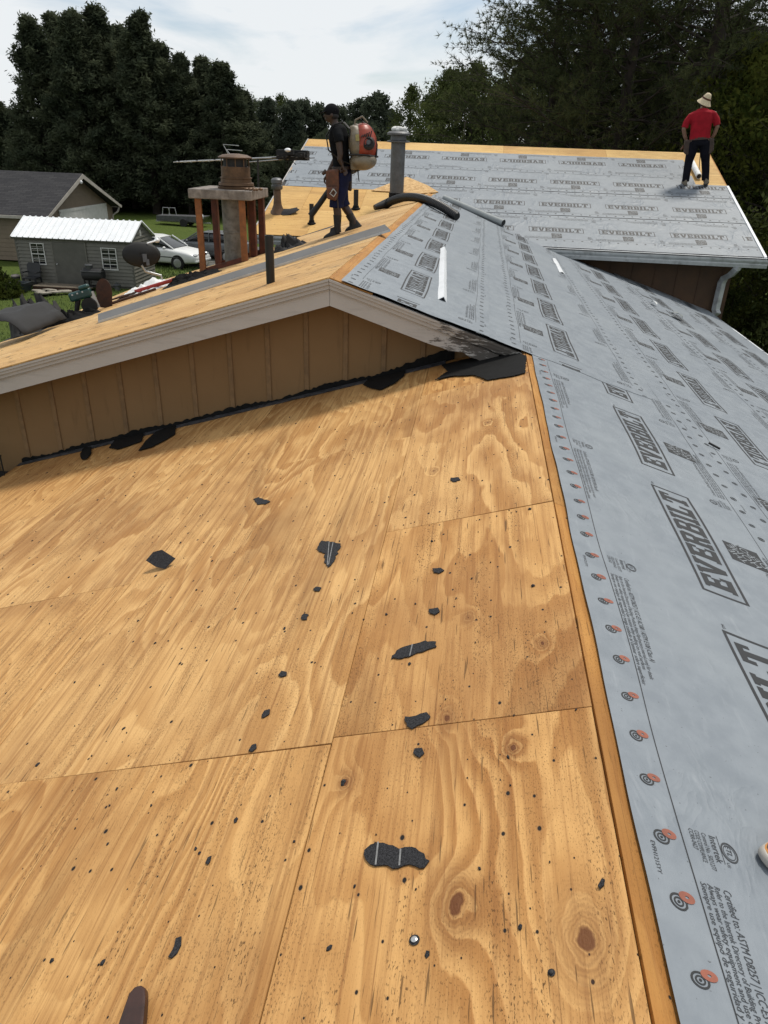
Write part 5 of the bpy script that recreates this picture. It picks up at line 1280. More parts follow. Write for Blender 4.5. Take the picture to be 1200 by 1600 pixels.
def limb_tree(seed, H, base, rad, nl, ntw, droop=0.0, rise=.3, prof=None, spread=1.0, twl=.35, trunk_r=.2, lean=0.0, limb_k=.30):
    """returns trunk mesh builder, twig tips and their directions"""
    rr = random.Random(seed); mb = MB()
    tp = [Vector((lean*(k/8)**1.3*H*.1+.12*rr.uniform(-1, 1)*(k > 0), .12*rr.uniform(-1, 1)*(k > 0), H*k/8)) for k in range(9)]
    mb.tube(tp, [trunk_r*(1-.86*(k/8)**.8)*(1.25 if k == 0 else 1) for k in range(9)], 9)
    def tr(z):
        k = min(7.999, z/H*8); i = int(k); return tp[i].lerp(tp[i+1], k-i)
    tips = []; dirs = []
    for i in range(nl):
        f = (i+rr.random())/nl; z = base+(H-base)*f
        L = rad*(prof(f) if prof else (1-f)**.7)*rr.uniform(.65, 1.15)
        if L < .12: L = .12
        az = i*2.39996+rr.uniform(-.5, .5); p = tr(z); d = Vector((math.cos(az), math.sin(az), rise*rr.uniform(.3, 1.5)*(1-.4*f)+.25*f)).normalized()
        pts = [p]; n = 5
        for k in range(n):
            d = (d+Vector((rr.uniform(-.16, .16), rr.uniform(-.16, .16), -droop*.35+rr.uniform(-.10, .12)))).normalized(); p = p+d*(L/n); pts.append(p)
        r0 = max(.012, trunk_r*limb_k*(1-f*.6)*min(1, L/rad+.2)); mb.tube(pts, [r0*(1-.85*k/n) for k in range(n+1)], 5, cap=False)
        for j in range(ntw):
            t_ = .22+.78*rr.random()**.8; k = min(n-1, int(t_*n)); b = pts[k].lerp(pts[k+1], t_*n-k); dd = (pts[k+1]-pts[k]).normalized()
            sd = Vector((rr.uniform(-1, 1), rr.uniform(-1, 1), rr.uniform(-.5, .6)))*spread; q = (dd+sd).normalized(); tl = L*twl*rr.uniform(.4, 1.1)
            e = b+q*tl; 
            if tl > .25 and j % 2 == 0: mb.tube([b, b.lerp(e, .5)+Vector((0, 0, .03)), e], [r0*.30, r0*.22, .004], 4, cap=False)
            for u in (.3, .5, .75, 1.0): tips.append(b.lerp(e, u)); dirs.append(q)
        tips.append(pts[-1]); dirs.append(d)
    return mb, np.array([tuple(x) for x in tips]), np.array([tuple(x) for x in dirs])
def crown_mesh(name, V, mat):
    k = V.shape[1]; me = bpy.data.meshes.new(name); n = len(V)
    me.vertices.add(n*k); me.vertices.foreach_set('co', V.reshape(-1).astype(np.float32)); me.loops.add(n*k); me.loops.foreach_set('vertex_index', np.arange(n*k, dtype=np.int32))
    me.polygons.add(n); me.polygons.foreach_set('loop_start', np.arange(0, n*k, k, dtype=np.int32)); me.polygons.foreach_set('loop_total', np.full(n, k, dtype=np.int32)); me.update(calc_edges=True); me.materials.append(mat); return me
LIB = {}
def lib(key, mb, V, leaf, bark='bark'): LIB[key] = (mesh_data(key+'_trunk', mb.V, mb.F, M[bark], True, 60), crown_mesh(key+'_crown', V, M[leaf]))
rg = np.random.default_rng(21)
for i in range(4):      # tall dark cedars
    H = 1.0*14
    mb, tp, td = limb_tree(30+i, H, .5, 3.0, 170, 9, -.10, .45, prof=lambda f: (1.0-f)**.66*1.0+.06, spread=.75, twl=.34, trunk_r=.26, limb_k=.16)
    C = np.repeat(tp, 7, 0)+rg.normal(size=(len(tp)*7, 3))*np.array([.15, .15, .17]); lib('cedar%d' % i, mb, quads(C, .105, rg, -.6, 1.5), 'l_cedar')
for i in range(3):      # loblolly pines with tufted needles
    mb, tp, td = limb_tree(60+i, 17, 2.2+i*.6, 4.8, 88, 21, .02, .28, prof=lambda f: .55+.6*math.sin(min(1, f*1.1+.12)*math.pi)**.8-.45*f*f, spread=1.1, twl=.34, limb_k=.16, trunk_r=.34, lean=.15*(i-1))
    lib('pine%d' % i, mb, needles(tp, td, .21, 10, rg, .0135), 'l_pine')
for i in range(3):      # broadleaf trees
    mb, tp, td = limb_tree(80+i, 11, 1.2, 3.6, 60, 11, .05, .55, prof=lambda f: .45+.75*math.sin(min(1, f*.95+.1)*math.pi)-.25*f, spread=1.0, twl=.34, trunk_r=.2)
    C = np.repeat(tp, 8, 0)+rg.normal(size=(len(tp)*8, 3))*.24; lib('broad%d' % i, mb, quads(C, .105, rg, .3), 'l_decid')
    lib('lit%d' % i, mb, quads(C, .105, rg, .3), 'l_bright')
mb, tp, td = limb_tree(95, 11, 2.0, 2.2, 46, 8, .0, .8, prof=lambda f: .5+.7*math.sin(min(1, f+.1)*math.pi)-.2*f, spread=.9, twl=.38, trunk_r=.15)
C = np.repeat(tp, 4, 0)+rg.normal(size=(len(tp)*4, 3))*.22; lib('sparse', mb, quads(C, .12, rg, .3), 'l_decid', 'bark_pale')
for i in range(2):
    mb, tp, td = limb_tree(100+i, 10, 1.0, 2.3, 60, 8, .05, .45, prof=lambda f: (1-f)**.5*.9+.1, spread=.9, twl=.36, trunk_r=.18)
    C = np.repeat(tp, 4, 0)+rg.normal(size=(len(tp)*4, 3))*.20; lib('far%d' % i, mb, quads(C, .17, rg, .2), 'l_far')
def tree(key, x, y, k, lab, grp, name, rz=None, kz=None, z=G-.05):
    mt, mc = LIB[key]
    t = thing(name, (x, y, z), lab, 'tree', grp); W_ = T(x, y, z) @ Matrix.Rotation(rz if rz is not None else (x*7.7+y) % 6.28, 4, 'Z') @ Matrix.Diagonal((k, k, kz or k, 1))
    for nm, me in (('trunk', mt), ('crown', mc)):
        o = bpy.data.objects.new(nm, me); COL.objects.link(o); place(o, t, W_)
    return t
def by_px(px, Y): p = p_y(px, 220, Y); return p.x
def topz(px, py, Y): return p_y(px, py, Y).z
grp = 'tall dark cedars behind the shed'
for i, (px, py, Y, lab) in enumerate(((8, 165, 66, 'leftmost dark cedar, cut by the left picture edge'), (76, 40, 63, 'tall dark cedar second from the left picture edge'), (112, 34, 66, 'tall dark cedar third from the left'), (136, 30, 62, 'dark cedar just left of the tallest one'), (170, 22, 64, 'tallest dark cedar of the row'), (202, 52, 68, 'dark cedar in the dip between the two highest tops'), (234, 32, 63, 'pointed dark cedar right of the tallest one'), (262, 80, 66, 'dark cedar on the falling right flank of the row'), (292, 95, 64, 'dark cedar with a rounded top on the right flank'), (325, 100, 66, 'dark cedar above the chimney cap'), (352, 108, 63, 'dark cedar right of the chimney cap'), (384, 150, 66, 'rightmost and lowest dark cedar of the row'))):
    x = by_px(px, Y); h = topz(px, py, Y)-G; tree('cedar%d' % (i % 4), x, Y, h/14*1.22 if h > 11 else h/14*1.45, lab, grp, 'cedar_tree', kz=h/14*1.02)
grp = 'distant trees beyond the back roof'
far = [(405, 160, 92, 'sparse'), (420, 158, 88, 'far0'), (440, 152, 95, 'sparse'), (455, 162, 86, 'far1'), (476, 160, 90, 'far0'), (500, 166, 92, 'far1'), (532, 170, 90, 'far0'), (560, 160, 88, 'far1'), (590, 150, 84, 'far0'), (640, 138, 78, 'sparse'), (668, 150, 86, 'sparse'), (612, 176, 94, 'far1'), (700, 118, 62, 'broad0'), (735, 110, 60, 'broad1'), (770, 150, 64, 'broad2')]
labs = ['thin pale tree left of the walking man, nearest the cedars', 'small dark conifer beside the cedar row', 'thin feathery tree between two dark conifers', 'dark conifer above the antenna tip', 'dark conifer left of the walking man', 'low dark conifer just left of the walking man\'s cap', 'dark conifer hidden behind the walking man', 'dark conifer right of the walking man\'s cap', 'dark rounded conifer above the tall grey vent', 'tall airy tree with visible sky through it right of the vent', 'second airy tree next to the pines', 'low dark conifer behind the tall grey vent', 'leafy tree leaning against the left edge of the pines', 'leafy tree half hidden by the leftmost pine', 'leafy tree seen low through the pines']
for (px, py, Y, key), lab in zip(far, labs):
    x = by_px(px, Y); h = topz(px, py, Y)-G; H0 = 11 if key[0] in 'sb' else 10; tree(key, x, Y, h/H0*(1.15 if key[:3] == 'far' else 1.0), lab, grp, 'distant_tree', kz=h/H0)
grp = 'pines behind the back roof'
for px, Y, key, k, rz_, lab in ((858, 34, 'pine0', .86, .4, 'leftmost big pine with branches reaching over the sky'), (905, 43, 'pine2', 1.0, 5.5, 'tall pine standing behind the leftmost big pine'), (905, 31, 'pine1', .92, 2.2, 'big pine with a thick leaning trunk left of the man in red'), (935, 38, 'pine2', 1.05, 1.0, 'big pine filling the gap behind the thick leaning trunk'), (965, 29, 'pine0', 1.0, 3.9, 'dark pine right of the thick leaning trunk'), (1028, 36, 'pine1', 1.0, 5.2, 'dark pine left of the hat of the man in red'), (1090, 29, 'pine2', 1.25, .2, 'massive pine trunk rising right behind the man in red'), (1190, 33, 'pine0', 1.0, 1.9, 'rightmost pine at the picture edge')):
    tree(key, by_px(px, Y), Y, k, lab, grp, 'pine_tree', rz_)
grp = 'leafy trees right of the house'
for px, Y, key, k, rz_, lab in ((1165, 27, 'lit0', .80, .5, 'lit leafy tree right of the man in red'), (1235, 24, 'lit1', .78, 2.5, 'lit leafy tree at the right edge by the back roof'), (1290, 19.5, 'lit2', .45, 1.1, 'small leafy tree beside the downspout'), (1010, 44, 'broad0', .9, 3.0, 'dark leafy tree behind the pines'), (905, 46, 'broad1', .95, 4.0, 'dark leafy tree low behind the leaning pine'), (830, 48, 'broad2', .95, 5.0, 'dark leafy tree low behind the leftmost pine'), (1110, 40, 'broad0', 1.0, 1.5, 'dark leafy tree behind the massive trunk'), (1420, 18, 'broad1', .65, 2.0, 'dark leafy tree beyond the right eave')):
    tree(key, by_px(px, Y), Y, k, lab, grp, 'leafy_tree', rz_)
# shrubs
def shrub(x, y, r, h, mat, seed, lab, grp, n=2600, sz=.07):
    rr = np.random.default_rng(seed); d = rr.normal(size=(n, 3)); d /= np.linalg.norm(d, axis=1)[:, None]; d[:, 2] = np.abs(d[:, 2]); q = rr.random(n)[:, None]**.4
    lump = np.array([.75+.5*noise.noise(Vector(v)*1.6+Vector((seed, 0, 0))) for v in d])[:, None]
    C = d*q*lump*np.array([r, r, h]); t = thing('shrub', (x, y, G), lab, 'shrub', grp)
    o = bpy.data.objects.new('foliage', crown_mesh('foliage', quads(C, sz, rr, .3), M[mat])); COL.objects.link(o); place(o, t, T(x, y, G))
    mb = MB()
    for i in range(7):
        a = i*.9; mb.tube([(0, 0, -.05), (.4*r*math.cos(a), .4*r*math.sin(a), h*.4), (.7*r*math.cos(a), .7*r*math.sin(a), h*.75)], [.03, .02, .008], 5)
    mb.build('stem', M['bark'], t, T(x, y, G))
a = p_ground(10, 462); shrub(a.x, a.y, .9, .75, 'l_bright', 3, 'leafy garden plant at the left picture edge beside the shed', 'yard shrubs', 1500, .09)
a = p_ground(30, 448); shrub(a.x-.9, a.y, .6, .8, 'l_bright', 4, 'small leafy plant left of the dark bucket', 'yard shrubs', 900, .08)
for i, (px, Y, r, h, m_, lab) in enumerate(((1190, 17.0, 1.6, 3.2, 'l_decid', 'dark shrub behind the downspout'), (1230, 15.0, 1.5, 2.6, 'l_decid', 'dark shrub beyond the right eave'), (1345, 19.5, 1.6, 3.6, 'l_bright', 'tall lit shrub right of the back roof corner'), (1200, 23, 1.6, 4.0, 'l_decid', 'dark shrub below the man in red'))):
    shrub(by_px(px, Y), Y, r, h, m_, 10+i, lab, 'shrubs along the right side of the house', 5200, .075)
# far woods that read as one mass
rr = np.random.default_rng(77); n = 60000
x = -95+rr.random(n)*175; y = 99+rr.random(n)*10; top = 6.5+2.2*np.array([noise.noise((v*.10, 3, 1)) for v in x])+1.2*np.array([noise.noise((v*.45, 8, 1)) for v in x])
C = np.stack([x, y, G+rr.random(n)**.8*top], 1)
o = bpy.data.objects.new('far_woods', crown_mesh('far_woods', quads(C, .26, rr, .2), M['l_far'])); COL.objects.link(o); place(o); tag(o, 'dark belt of woodland along the far edge of the lawn', 'woods', kind='stuff')
n = 46000; x = -46+rr.random(n)*36; y = 69+rr.random(n)*5; C = np.stack([x, y, G+rr.random(n)*(6.0+1.5*np.sin(x*.4))], 1)
o = bpy.data.objects.new('understory', crown_mesh('understory', quads(C, .22, rr, .2), M['l_cedar'])); COL.objects.link(o); place(o); tag(o, 'dark undergrowth behind the cedar row', 'undergrowth', kind='stuff')
n = 110000; x = -3+rr.random(n)*48; y = 50+rr.random(n)*6; C = np.stack([x, y, G+rr.random(n)*(4.4+1.5*np.sin(x*.5)+.8*np.sin(x*1.7))], 1)
o = bpy.data.objects.new('understory', crown_mesh('understory', quads(C, .17, rr, .2), M['l_far'])); COL.objects.link(o); place(o); tag(o, 'dark undergrowth behind the pines', 'undergrowth', kind='stuff')

# ------------------------------------------------------------------ people
M['skin_silhouette'] = plain('brown skin darkened to silhouette', (.038, .020, .014), .55, .12, 20, bump=.05)  # the walking man's backlit silhouette is painted into his skin tone
M['skin'] = plain('brown skin', (.17, .088, .055), .55, .12, 20, bump=.05)
M['shirt_black'] = plain('faded black shirt', (.007, .0075, .009), .9, .3, 9, bump=.3, bscale=40, spec=.1)
M['shorts_blue'] = plain('dark blue shorts', (.008, .011, .038), .8, .3, 9, bump=.3, bscale=40, spec=.15)  # blue darkened too, towards the same backlit silhouette
M['leather'] = plain('brown leather', (.085, .028, .011), .6, .35, 14, bump=.3, bscale=60)
M['leather_dark'] = plain('dark leather', (.035, .018, .011), .6, .35, 14, bump=.3, bscale=60)
M['shirt_red'] = plain('red cotton shirt', (.26, .010, .018), .9, .18, 7, bump=.4, bscale=30, spec=.15)
M['trousers'] = plain('dark navy trousers', (.007, .007, .011), .9, .3, 9, bump=.4, bscale=35, spec=.1)
M['straw'] = plain('straw hat', (.56, .46, .31), .8, .2, 40, bump=.8, bscale=160)
M['hair'] = plain('black hair', (.008, .007, .006), .7, .3, 60, bump=.5, bscale=200)
M['shoe_black'] = plain('black shoe', (.005, .005, .0055), .6, .3, 20)
M['orange_plastic'] = plain('orange plastic housing', (.27, .032, .010), .4, .15, 8, bump=.05, dirt=(.10, .035, .015), dirt_amt=.5)
M['cream_plastic'] = plain('dusty off-white plastic', (.17, .142, .10), .5, .2, 8, bump=.05, dirt=(.16, .11, .06), dirt_amt=.6)
def fuse(name, mb, mat, parent, W, vox=.012, it=4):
    o = mb.build(name, M[mat], parent, W, smooth=True, sharp=180)
    r = o.modifiers.new('fuse', 'REMESH'); r.mode = 'VOXEL'; r.voxel_size = vox; r.use_smooth_shade = True
    s_ = o.modifiers.new('soft', 'SMOOTH'); s_.factor = .5; s_.iterations = it
    return o
def ell(mb, c, r, rot=None):
    Mx = T(c) @ (Euler(rot).to_matrix().to_4x4() if rot else I4); mb.ball((0, 0, 0), r, 16, 12, Mx)
def hand(mb, wrist, d, side, curl=.8, s_=1.0):
    """palm and five separate bent fingers; d = pointing direction, side = thumb side"""
    d = Vector(d).normalized(); sd = Vector(side); sd = (sd-d*sd.dot(d)).normalized(); n = d.cross(sd); w = Vector(wrist)
    mb.tube([w-d*.02, w+d*.03, w+d*.085], [.027*s_, .034*s_, .036*s_], 10, sq=.55)
    for k, L in zip((-1.5, -.5, .5, 1.5), (.058, .072, .078, .070)):
        b = w+d*.08+sd*k*.019*s_; a1 = curl*.5; p1 = b+(d*math.cos(a1)-n*math.sin(a1))*L*.5*s_; a2 = curl*1.3; p2 = p1+(d*math.cos(a2)-n*math.sin(a2))*L*.5*s_
        mb.tube([b-d*.015, b, p1, p2], [.0095*s_, .0098*s_, .009*s_, .0075*s_], 8)
    tb = w+d*.025+sd*.028*s_; mb.tube([tb, tb+(d*.6+sd*.8)*.035*s_, tb+(d*.95+sd*.5-n*.3)*.07*s_], [.013*s_, .011*s_, .009*s_], 8)

# ---- man with the backpack blower: local x forward, y his left (towards the camera), z up
P0 = Vector((-2.395, 11.4, zl2(-2.395)-.03))
t = thing('person', P0, 'man in dark cap, black shirt and blue shorts walking down the far slope', 'person')
Wp = frame(P0, (-1, -.06, 0), (.06, -1, 0)) @ Matrix.Rotation(R(4), 4, 'Y')
fz = lambda x: -S*x+.015     # he walks down the slope: world x falls as local x grows
b = MB()
ft, rt_ = (.155, .09), (-.135, -.09)
# legs
b.tube([(.0, .09, .86), (.03, .10, .62), (.10, .10, .44), (.09, .095, .28), (.10, .09, .10+fz(.1)), (.12, .09, .05+fz(.12))], [.095, .085, .060, .058, .040, .042], 14)
b.tube([(-.01, -.09, .86), (.05, -.10, .64), (.05, -.10, .44), (-.04, -.095, .30), (-.12, -.09, .14+fz(-.1)), (-.13, -.09, .06+fz(-.12))], [.095, .085, .060, .058, .040, .042], 14)
# pelvis, trunk, neck, head
b.tube([(0, 0, .80), (0, 0, .90), (.005, 0, 1.02), (.02, 0, 1.16), (.02, 0, 1.28), (.03, 0, 1.37), (.05, 0, 1.42)], [.13, .135, .13, .145, .155, .13, .06], 18, sq=.80)
b.tube([(.045, 0, 1.38), (.075, 0, 1.47), (.09, 0, 1.52)], [.062, .056, .055], 12)
ell(b, (.105, 0, 1.565), (.095, .078, .115)); ell(b, (.135, 0, 1.52), (.062, .055, .058)); b.ball((.203, 0, 1.548), (.020, .014, .019), 8, 6); b.ball((.19, 0, 1.505), (.014, .022, .010), 8, 6)
for s_ in (1, -1): b.ball((.09, .078*s_, 1.555), (.022, .012, .032), 8, 6); b.ball((.188, .032*s_, 1.575), (.010, .014, .008), 8, 6)
# arms: near one bent back to the waist strap, far one forward to the tube handle
b.tube([(.02, .165, 1.355), (.0, .205, 1.23), (-.015, .215, 1.06), (.0, .215, 1.00), (-.03, .20, .93)], [.055, .050, .042, .038, .028], 12)
hand(b, (-.03, .20, .93), (-.35, -.05, -.9), (.9, 0, -.35), .6)
b.tube([(.03, -.165, 1.355), (.05, -.215, 1.20), (.08, -.23, 1.06), (.17, -.235, .92), (.25, -.23, .80)], [.055, .050, .042, .036, .028], 12)
hand(b, (.25, -.23, .80), (.55, 0, -.8), (.1, 1, 0), 1.1)
body = fuse('body', b, 'skin_silhouette', t, Wp, .0095, 3)
c = MB(); c.tube([(0, 0, .84), (.0, 0, .92), (.005, 0, 1.02), (.02, 0, 1.16), (.02, 0, 1.28), (.03, 0, 1.375), (.055, 0, 1.43)], [.150, .152, .148, .162, .172, .150, .078], 20, sq=.82)
c.tube([(.02, .13, 1.36), (.0, .20, 1.28), (-.012, .215, 1.21)], [.075, .068, .064], 14); c.tube([(.03, -.13, 1.36), (.045, -.205, 1.27), (.06, -.22, 1.19)], [.075, .068, .064], 14)
fuse('shirt', c, 'shirt_black', t, Wp, .012, 3)
c = MB(); c.tube([(0, 0, .70), (0, 0, .80), (0, 0, .90), (0, 0, .93)], [.152, .158, .152, .14], 20, sq=.86)
c.tube([(.0, .085, .82), (.035, .10, .62), (.095, .10, .44), (.10, .10, .37)], [.115, .112, .104, .108], 16); c.tube([(-.01, -.085, .82), (.05, -.10, .62), (.045, -.10, .44), (.02, -.10, .36)], [.115, .112, .104, .108], 16)
fuse('shorts', c, 'shorts_blue', t, Wp, .012, 3)
for nm, (x, y), hz_ in (('sock', (.105, .092), 0), ('sock', (-.10, -.092), 0)):
    c = MB(); c.tube([(x-.01 if x > 0 else x+.04, y, .27 if x > 0 else .26), (x, y, .12+fz(x)), (x, y, .05+fz(x))], [.062, .050, .052], 14); c.build('sock', M['shoe_black'], t, Wp, smooth=True)
for x, y, a in ((.06, .09, 0), (-.24, -.09, 6)):
    Wsx = Wp @ T(x, y, fz(x)-.005) @ Matrix.Rotation(math.atan(S)+R(a), 4, 'Y')
    so2 = MB(); so2.box((0.1, 0, .02), (.05, .05, .02)); so2 = so2.build('shoe', M['shoe_black'], t, Wsx)
    shoe(so2, Wsx, .275, .105, (M['dark'], M['shoe_black'], M['dark']), .065, .10)
c = MB(); c.ball((.098, 0, 1.60), (.108, .090, .098), 18, 12); cp = c.build('cap', M['shirt_black'], t, Wp, smooth=True)
c = MB(); V = []; F = []
for i in range(9):
    a = -1.1+2.2*i/8; V += [(.10+.085*math.cos(a), .084*math.sin(a), 1.612), (.135+.135*math.cos(a*.9), .085*math.sin(a), 1.600-.012*math.cos(a))]
F = [(2*i, 2*i+1, 2*i+3, 2*i+2) for i in range(8)]; o = mk('brim', V, F, M['shirt_black'], cp, Wp, smooth=True); o.modifiers.new('s', 'SOLIDIFY').thickness = .006
c = MB(); ell(c, (.085, 0, 1.545), (.082, .083, .06)); c.build('hair', M['hair'], t, Wp, smooth=True)
# tool pouches
c = MB(); c.tube([(0, 0, .865), (0, 0, .905)], [.170, .168], 24, sq=.88); tb = c.build('tool_belt', M['leather_dark'], t, Wp, smooth=True)
c = MB(); c.prism([(.02, .88), (.20, .87), (.215, .70), (.20, .50), (.06, .48), (.03, .66)], -.045, .05, T(0, .215, 0) @ Matrix(((1, 0, 0, 0), (0, 0, -1, 0), (0, 1, 0, 0), (0, 0, 0, 1)))); bev(c.build('pouch', M['leather'], tb, Wp), .025, 3)
c = MB(); c.prism([(.04, .66), (.20, .655), (.205, .50), (.07, .47)], -.03, .03, T(0, .285, 0) @ Matrix(((1, 0, 0, 0), (0, 0, -1, 0), (0, 1, 0, 0), (0, 0, 0, 1)))); bev(c.build('pouch', M['leather'], tb, Wp), .022, 3)
c = MB(); c.tube([(.10, .33, .63), (.15, .34, .57), (.10, .335, .53), (.06, .33, .58), (.10, .33, .63)], .009, 8); c.build('tape_loop', M['galv'], tb, Wp, smooth=True)
c = MB(); c.tube([(.20, .20, .86), (.26, .20, .82)], [.03, .022], 8); c.tube([(.06, .25, .5), (.055, .26, .36)], .010, 6); c.build('hammer_loop', M['leather_dark'], tb, Wp, smooth=True)
c = MB(); c.prism([(-.12, .86), (.02, .86), (.02, .60), (-.10, .56)], -.05, .05, T(0, -.215, 0) @ Matrix(((1, 0, 0, 0), (0, 0, -1, 0), (0, 1, 0, 0), (0, 0, 0, 1)))); bev(c.build('pouch', M['leather_dark'], tb, Wp), .025, 3)
# ---- blower on his back
t = thing('leaf_blower', Wp @ Vector((-.34, 0, .84)), 'orange and off-white backpack blower worn by the walking man', 'leaf blower')
c = MB(); c.box((-.155, 0, 1.10), (.025, .30, .56)); bev(c.build('back_plate', M['shoe_black'], t, Wp), .01, 2)
c = MB(); ell(c, (-.325, .0, 1.16), (.195, .21, .285)); bl = fuse('housing', c, 'orange_plastic', t, Wp, .016, 2)
c = MB(); ell(c, (-.235, .0, 1.18), (.125, .225, .26)); c.box((-.19, 0, 1.36), (.07, .28, .10)); fuse('front_shell', c, 'cream_plastic', t, Wp, .016, 2)
c = MB(); ell(c, (-.31, .03, .965), (.200, .235, .125)); c.box((-.27, 0, .90), (.26, .34, .09)); fuse('fan_case', c, 'cream_plastic', t, Wp, .016, 2)
c = MB(); c.lathe([(.085, 0), (.085, .03), (.06, .045), (.055, .03), (.001, .03)], 20, T(-.415, .165, 1.18) @ Matrix.Rotation(R(-75), 4, 'X')); c.build('starter_cover', M['shoe_black'], t, Wp, smooth=True)
c = MB(); c.lathe([(.03, .0), (.03, .012), (.001, .014)], 14, T(-.415, .215, 1.195) @ Matrix.Rotation(R(-75), 4, 'X')); c.build('starter_hub', M['vent_grey'], t, Wp, smooth=True)
for i in range(5):
    c = MB(); c.tube([(-.46+.03*i, .155+.012*i, 1.335-.012*i), (-.44+.03*i, .165+.014*i, 1.265)], .008, 6); c.build('cooling_slot', M['shoe_black'], t, Wp, smooth=True)
c = MB(); c.tube([(-.50, .06, 1.0), (-.515, .03, 1.16), (-.46, .0, 1.36), (-.32, .0, 1.455)], .014, 8); c.build('housing_seam', M['shoe_black'], t, Wp, smooth=True)
c = MB(); c.tube([(-.52, .0, 1.01), (-.42, .20, 1.03), (-.25, .245, 1.05), (-.13, .20, 1.05)], .013, 8); c.build('housing_seam', M['shoe_black'], t, Wp, smooth=True)
c = MB(); c.box((-.265, .222, 1.26), (.05, .012, .08), None); c.build('sticker', plain('yellow sticker', (.30, .26, .10), .6, .15, 30), t, Wp)
c = MB(); c.tube([(-.20, .04, 1.36), (-.23, .04, 1.48), (-.33, .04, 1.52), (-.40, .04, 1.44)], .012, 8); c.build('carry_handle', M['cream_plastic'], t, Wp, smooth=True)
c = MB()
for s_ in (1, -1): c.tube([(-.17, s_*.10, 1.34), (-.06, s_*.12, 1.46), (.08, s_*.13, 1.43), (.18, s_*.13, 1.30), (.155, s_*.16, 1.12), (-.02, s_*.20, .98), (-.17, s_*.13, .92)], .020, 8, sq=.5)
c.build('strap', M['shoe_black'], t, Wp, smooth=True)
c = MB(); c.tube([(-.24, .10, .88), (-.24, .12, .80), (-.25, .12, .70)], [.012, .009, .006], 6); c.build('loose_strap', M['shoe_black'], t, Wp, smooth=True)
pts = [Vector(q_) for q_ in ((-.30, -.16, .92), (-.20, -.27, .88), (-.05, -.30, .82), (.12, -.27, .72))]; pp = []; rr_ = []
for i in range(3):
    for k in range(8): pp.append(pts[i].lerp(pts[i+1], k/8)); rr_.append(.058 if k % 2 else .050)
c = MB(); c.tube(pp, rr_, 12); c.build('flex_hose', M['shoe_black'], t, Wp, smooth=True)
c = MB(); c.tube([(.10, -.27, .735), (.28, -.25, .54), (.40, -.23, .40), (.52, -.21, .27), (.535, -.21, .25)], [.046, .042, .042, .046, .050], 14); c.build('blower_tube', M['shoe_black'], t, Wp, smooth=True)

# ---- man in red at the right end of the back roof, seen from behind: local x his right, y forward (away), z up
P0 = Vector((4.12, 18.02, ZB-SB*(YB-18.02)-.01))
t = thing('person', P0, 'man in a red shirt, dark trousers and straw hat standing on the back roof', 'person')
Wp = frame(P0, (1, -.10, 0), (.10, 1, 0)) @ Matrix.Rotation(R(-6), 4, 'Y')
b = MB()
for s_ in (1, -1):
    b.tube([(s_*.10, 0, .90), (s_*.14, .02, .66), (s_*.17, .03, .46), (s_*.19, 0, .24), (s_*.20, -.01, .06)], [.10, .085, .062, .055, .042], 14)
b.tube([(0, 0, .86), (0, 0, .98), (.0, .0, 1.10), (.005, .03, 1.24), (.01, .06, 1.36), (.015, .09, 1.45)], [.125, .118, .120, .128, .125, .06], 20, sq=1.45)
b.tube([(.015, .09, 1.42), (.03, .15, 1.50), (.04, .17, 1.54)], [.062, .058, .055], 12)
ell(b, (.045, .19, 1.585), (.078, .098, .112), (R(-24), 0, 0)); b.ball((.045, .285, 1.555), (.014, .020, .018), 8, 6)
for s_ in (1, -1): b.ball((.045+s_*.078, .18, 1.575), (.012, .022, .03), 8, 6)
b.tube([(-.20, .06, 1.37), (-.29, .03, 1.25), (-.335, .0, 1.10), (-.30, .02, .98), (-.25, .04, .88)], [.060, .055, .044, .038, .028], 12); hand(b, (-.25, .04, .88), (.35, .1, -.9), (.2, 1, .1), .8)
b.tube([(.225, .06, 1.37), (.30, .04, 1.24), (.325, .02, 1.10), (.29, .03, .97), (.23, .05, .86)], [.060, .055, .044, .038, .028], 12); hand(b, (.23, .05, .86), (-.30, .1, -.9), (.0, 1, .1), .8)
fuse('body', b, 'skin', t, Wp, .0105, 3)
c = MB(); c.tube([(0, -.005, .885), (0, -.005, .99), (0, .0, 1.10), (.005, .03, 1.24), (.01, .06, 1.365), (.015, .09, 1.455)], [.145, .140, .140, .148, .146, .075], 22, sq=1.45)
c.tube([(-.12, .065, 1.375), (-.21, .05, 1.335), (-.285, .03, 1.24), (-.318, .015, 1.13)], [.070, .074, .070, .070], 14); c.tube([(.14, .065, 1.375), (.23, .055, 1.335), (.295, .04, 1.24), (.318, .03, 1.13)], [.070, .074, .070, .070], 14)
fuse('shirt', c, 'shirt_red', t, Wp, .013, 2)
c = MB(); c.tube([(0, 0, .78), (0, 0, .90), (0, 0, .96)], [.135, .138, .132], 20, sq=1.40)
for s_ in (1, -1): c.tube([(s_*.095, 0, .84), (s_*.14, .02, .64), (s_*.17, .03, .46), (s_*.19, .0, .26), (s_*.20, -.01, .09)], [.122, .105, .085, .078, .076], 14)
fuse('trousers', c, 'trousers', t, Wp, .013, 2)
M['shoe_tan'] = plain('pale work shoe', (.15, .125, .09), .7, .2, 20)
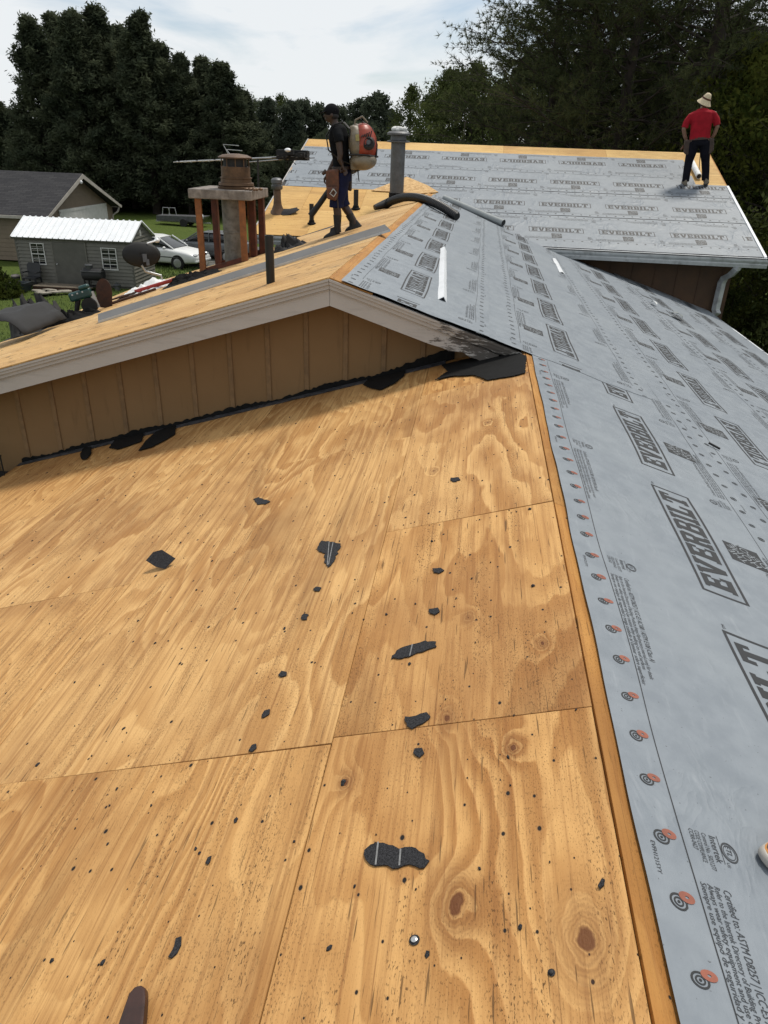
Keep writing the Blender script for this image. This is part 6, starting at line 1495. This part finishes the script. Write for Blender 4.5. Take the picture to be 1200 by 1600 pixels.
for s_ in (1, -1):
    z_ = .03; Wsx = Wp @ T(s_*.20, -.10, -.02) @ Matrix.Rotation(R(90+(-14 if s_ > 0 else 8)), 4, 'Z') @ Matrix.Rotation(-math.atan(SB), 4, 'Y')
    so2 = MB(); so2.box((.1, 0, .02), (.05, .05, .02)); so2 = so2.build('shoe', M['shoe_tan'], t, Wsx); shoe(so2, Wsx, .28, .11, (M['dark'], M['shoe_tan'], M['shoe_black']), .065, .09)
# hat: a woven cone tipped back over a bent head
Wh = Wp @ T(.05, .13, 1.60) @ Matrix.Rotation(R(18), 4, 'X') @ Matrix.Rotation(R(24), 4, 'Y') @ Matrix.Diagonal((.84, .84, .9, 1))
c = MB(); c.lathe([(.180, -.055), (.183, -.045), (.135, .010), (.102, .06), (.085, .12), (.06, .165), (.02, .18), (.001, .18)], 28); hh = c.build('straw_hat', M['straw'], t, Wh, smooth=True, sharp=50)
c = MB(); c.lathe([(.112, .052), (.110, .085), (.104, .085)], 28); c.build('hat_band', M['leather'], hh, Wh, smooth=True)
c = MB(); ell(c, (.045, .16, 1.55), (.082, .075, .08)); c.build('hair', M['hair'], t, Wp, smooth=True)
c = MB(); c.tube([(0, 0, .885), (0, 0, .93)], [.150, .148], 24, sq=1.40); tb = c.build('tool_belt', M['leather_dark'], t, Wp, smooth=True)
XZ = Matrix(((1, 0, 0, 0), (0, 0, -1, 0), (0, 1, 0, 0), (0, 0, 0, 1)))
c = MB(); c.prism([(-.30, .90), (-.16, .90), (-.15, .68), (-.22, .60), (-.29, .66)], -.07, .06, XZ); bev(c.build('pouch', M['leather_dark'], tb, Wp), .022, 3)
c = MB(); c.prism([(.15, .90), (.28, .90), (.30, .66), (.22, .58), (.14, .66)], -.07, .06, XZ); bev(c.build('pouch', M['leather_dark'], tb, Wp), .022, 3)
c = MB(); c.tube([(-.24, .0, .70), (-.33, .0, .76)], .012, 8); c.tube([(-.36, -.03, .72), (-.30, .03, .80)], .016, 8); c.build('hammer', M['leather'], tb, Wp, smooth=True)
c = MB(); c.tube([(.06, .16, .88), (.08, .18, .30)], .008, 6); c.build('hanging_cord', M['shoe_black'], tb, Wp, smooth=True)
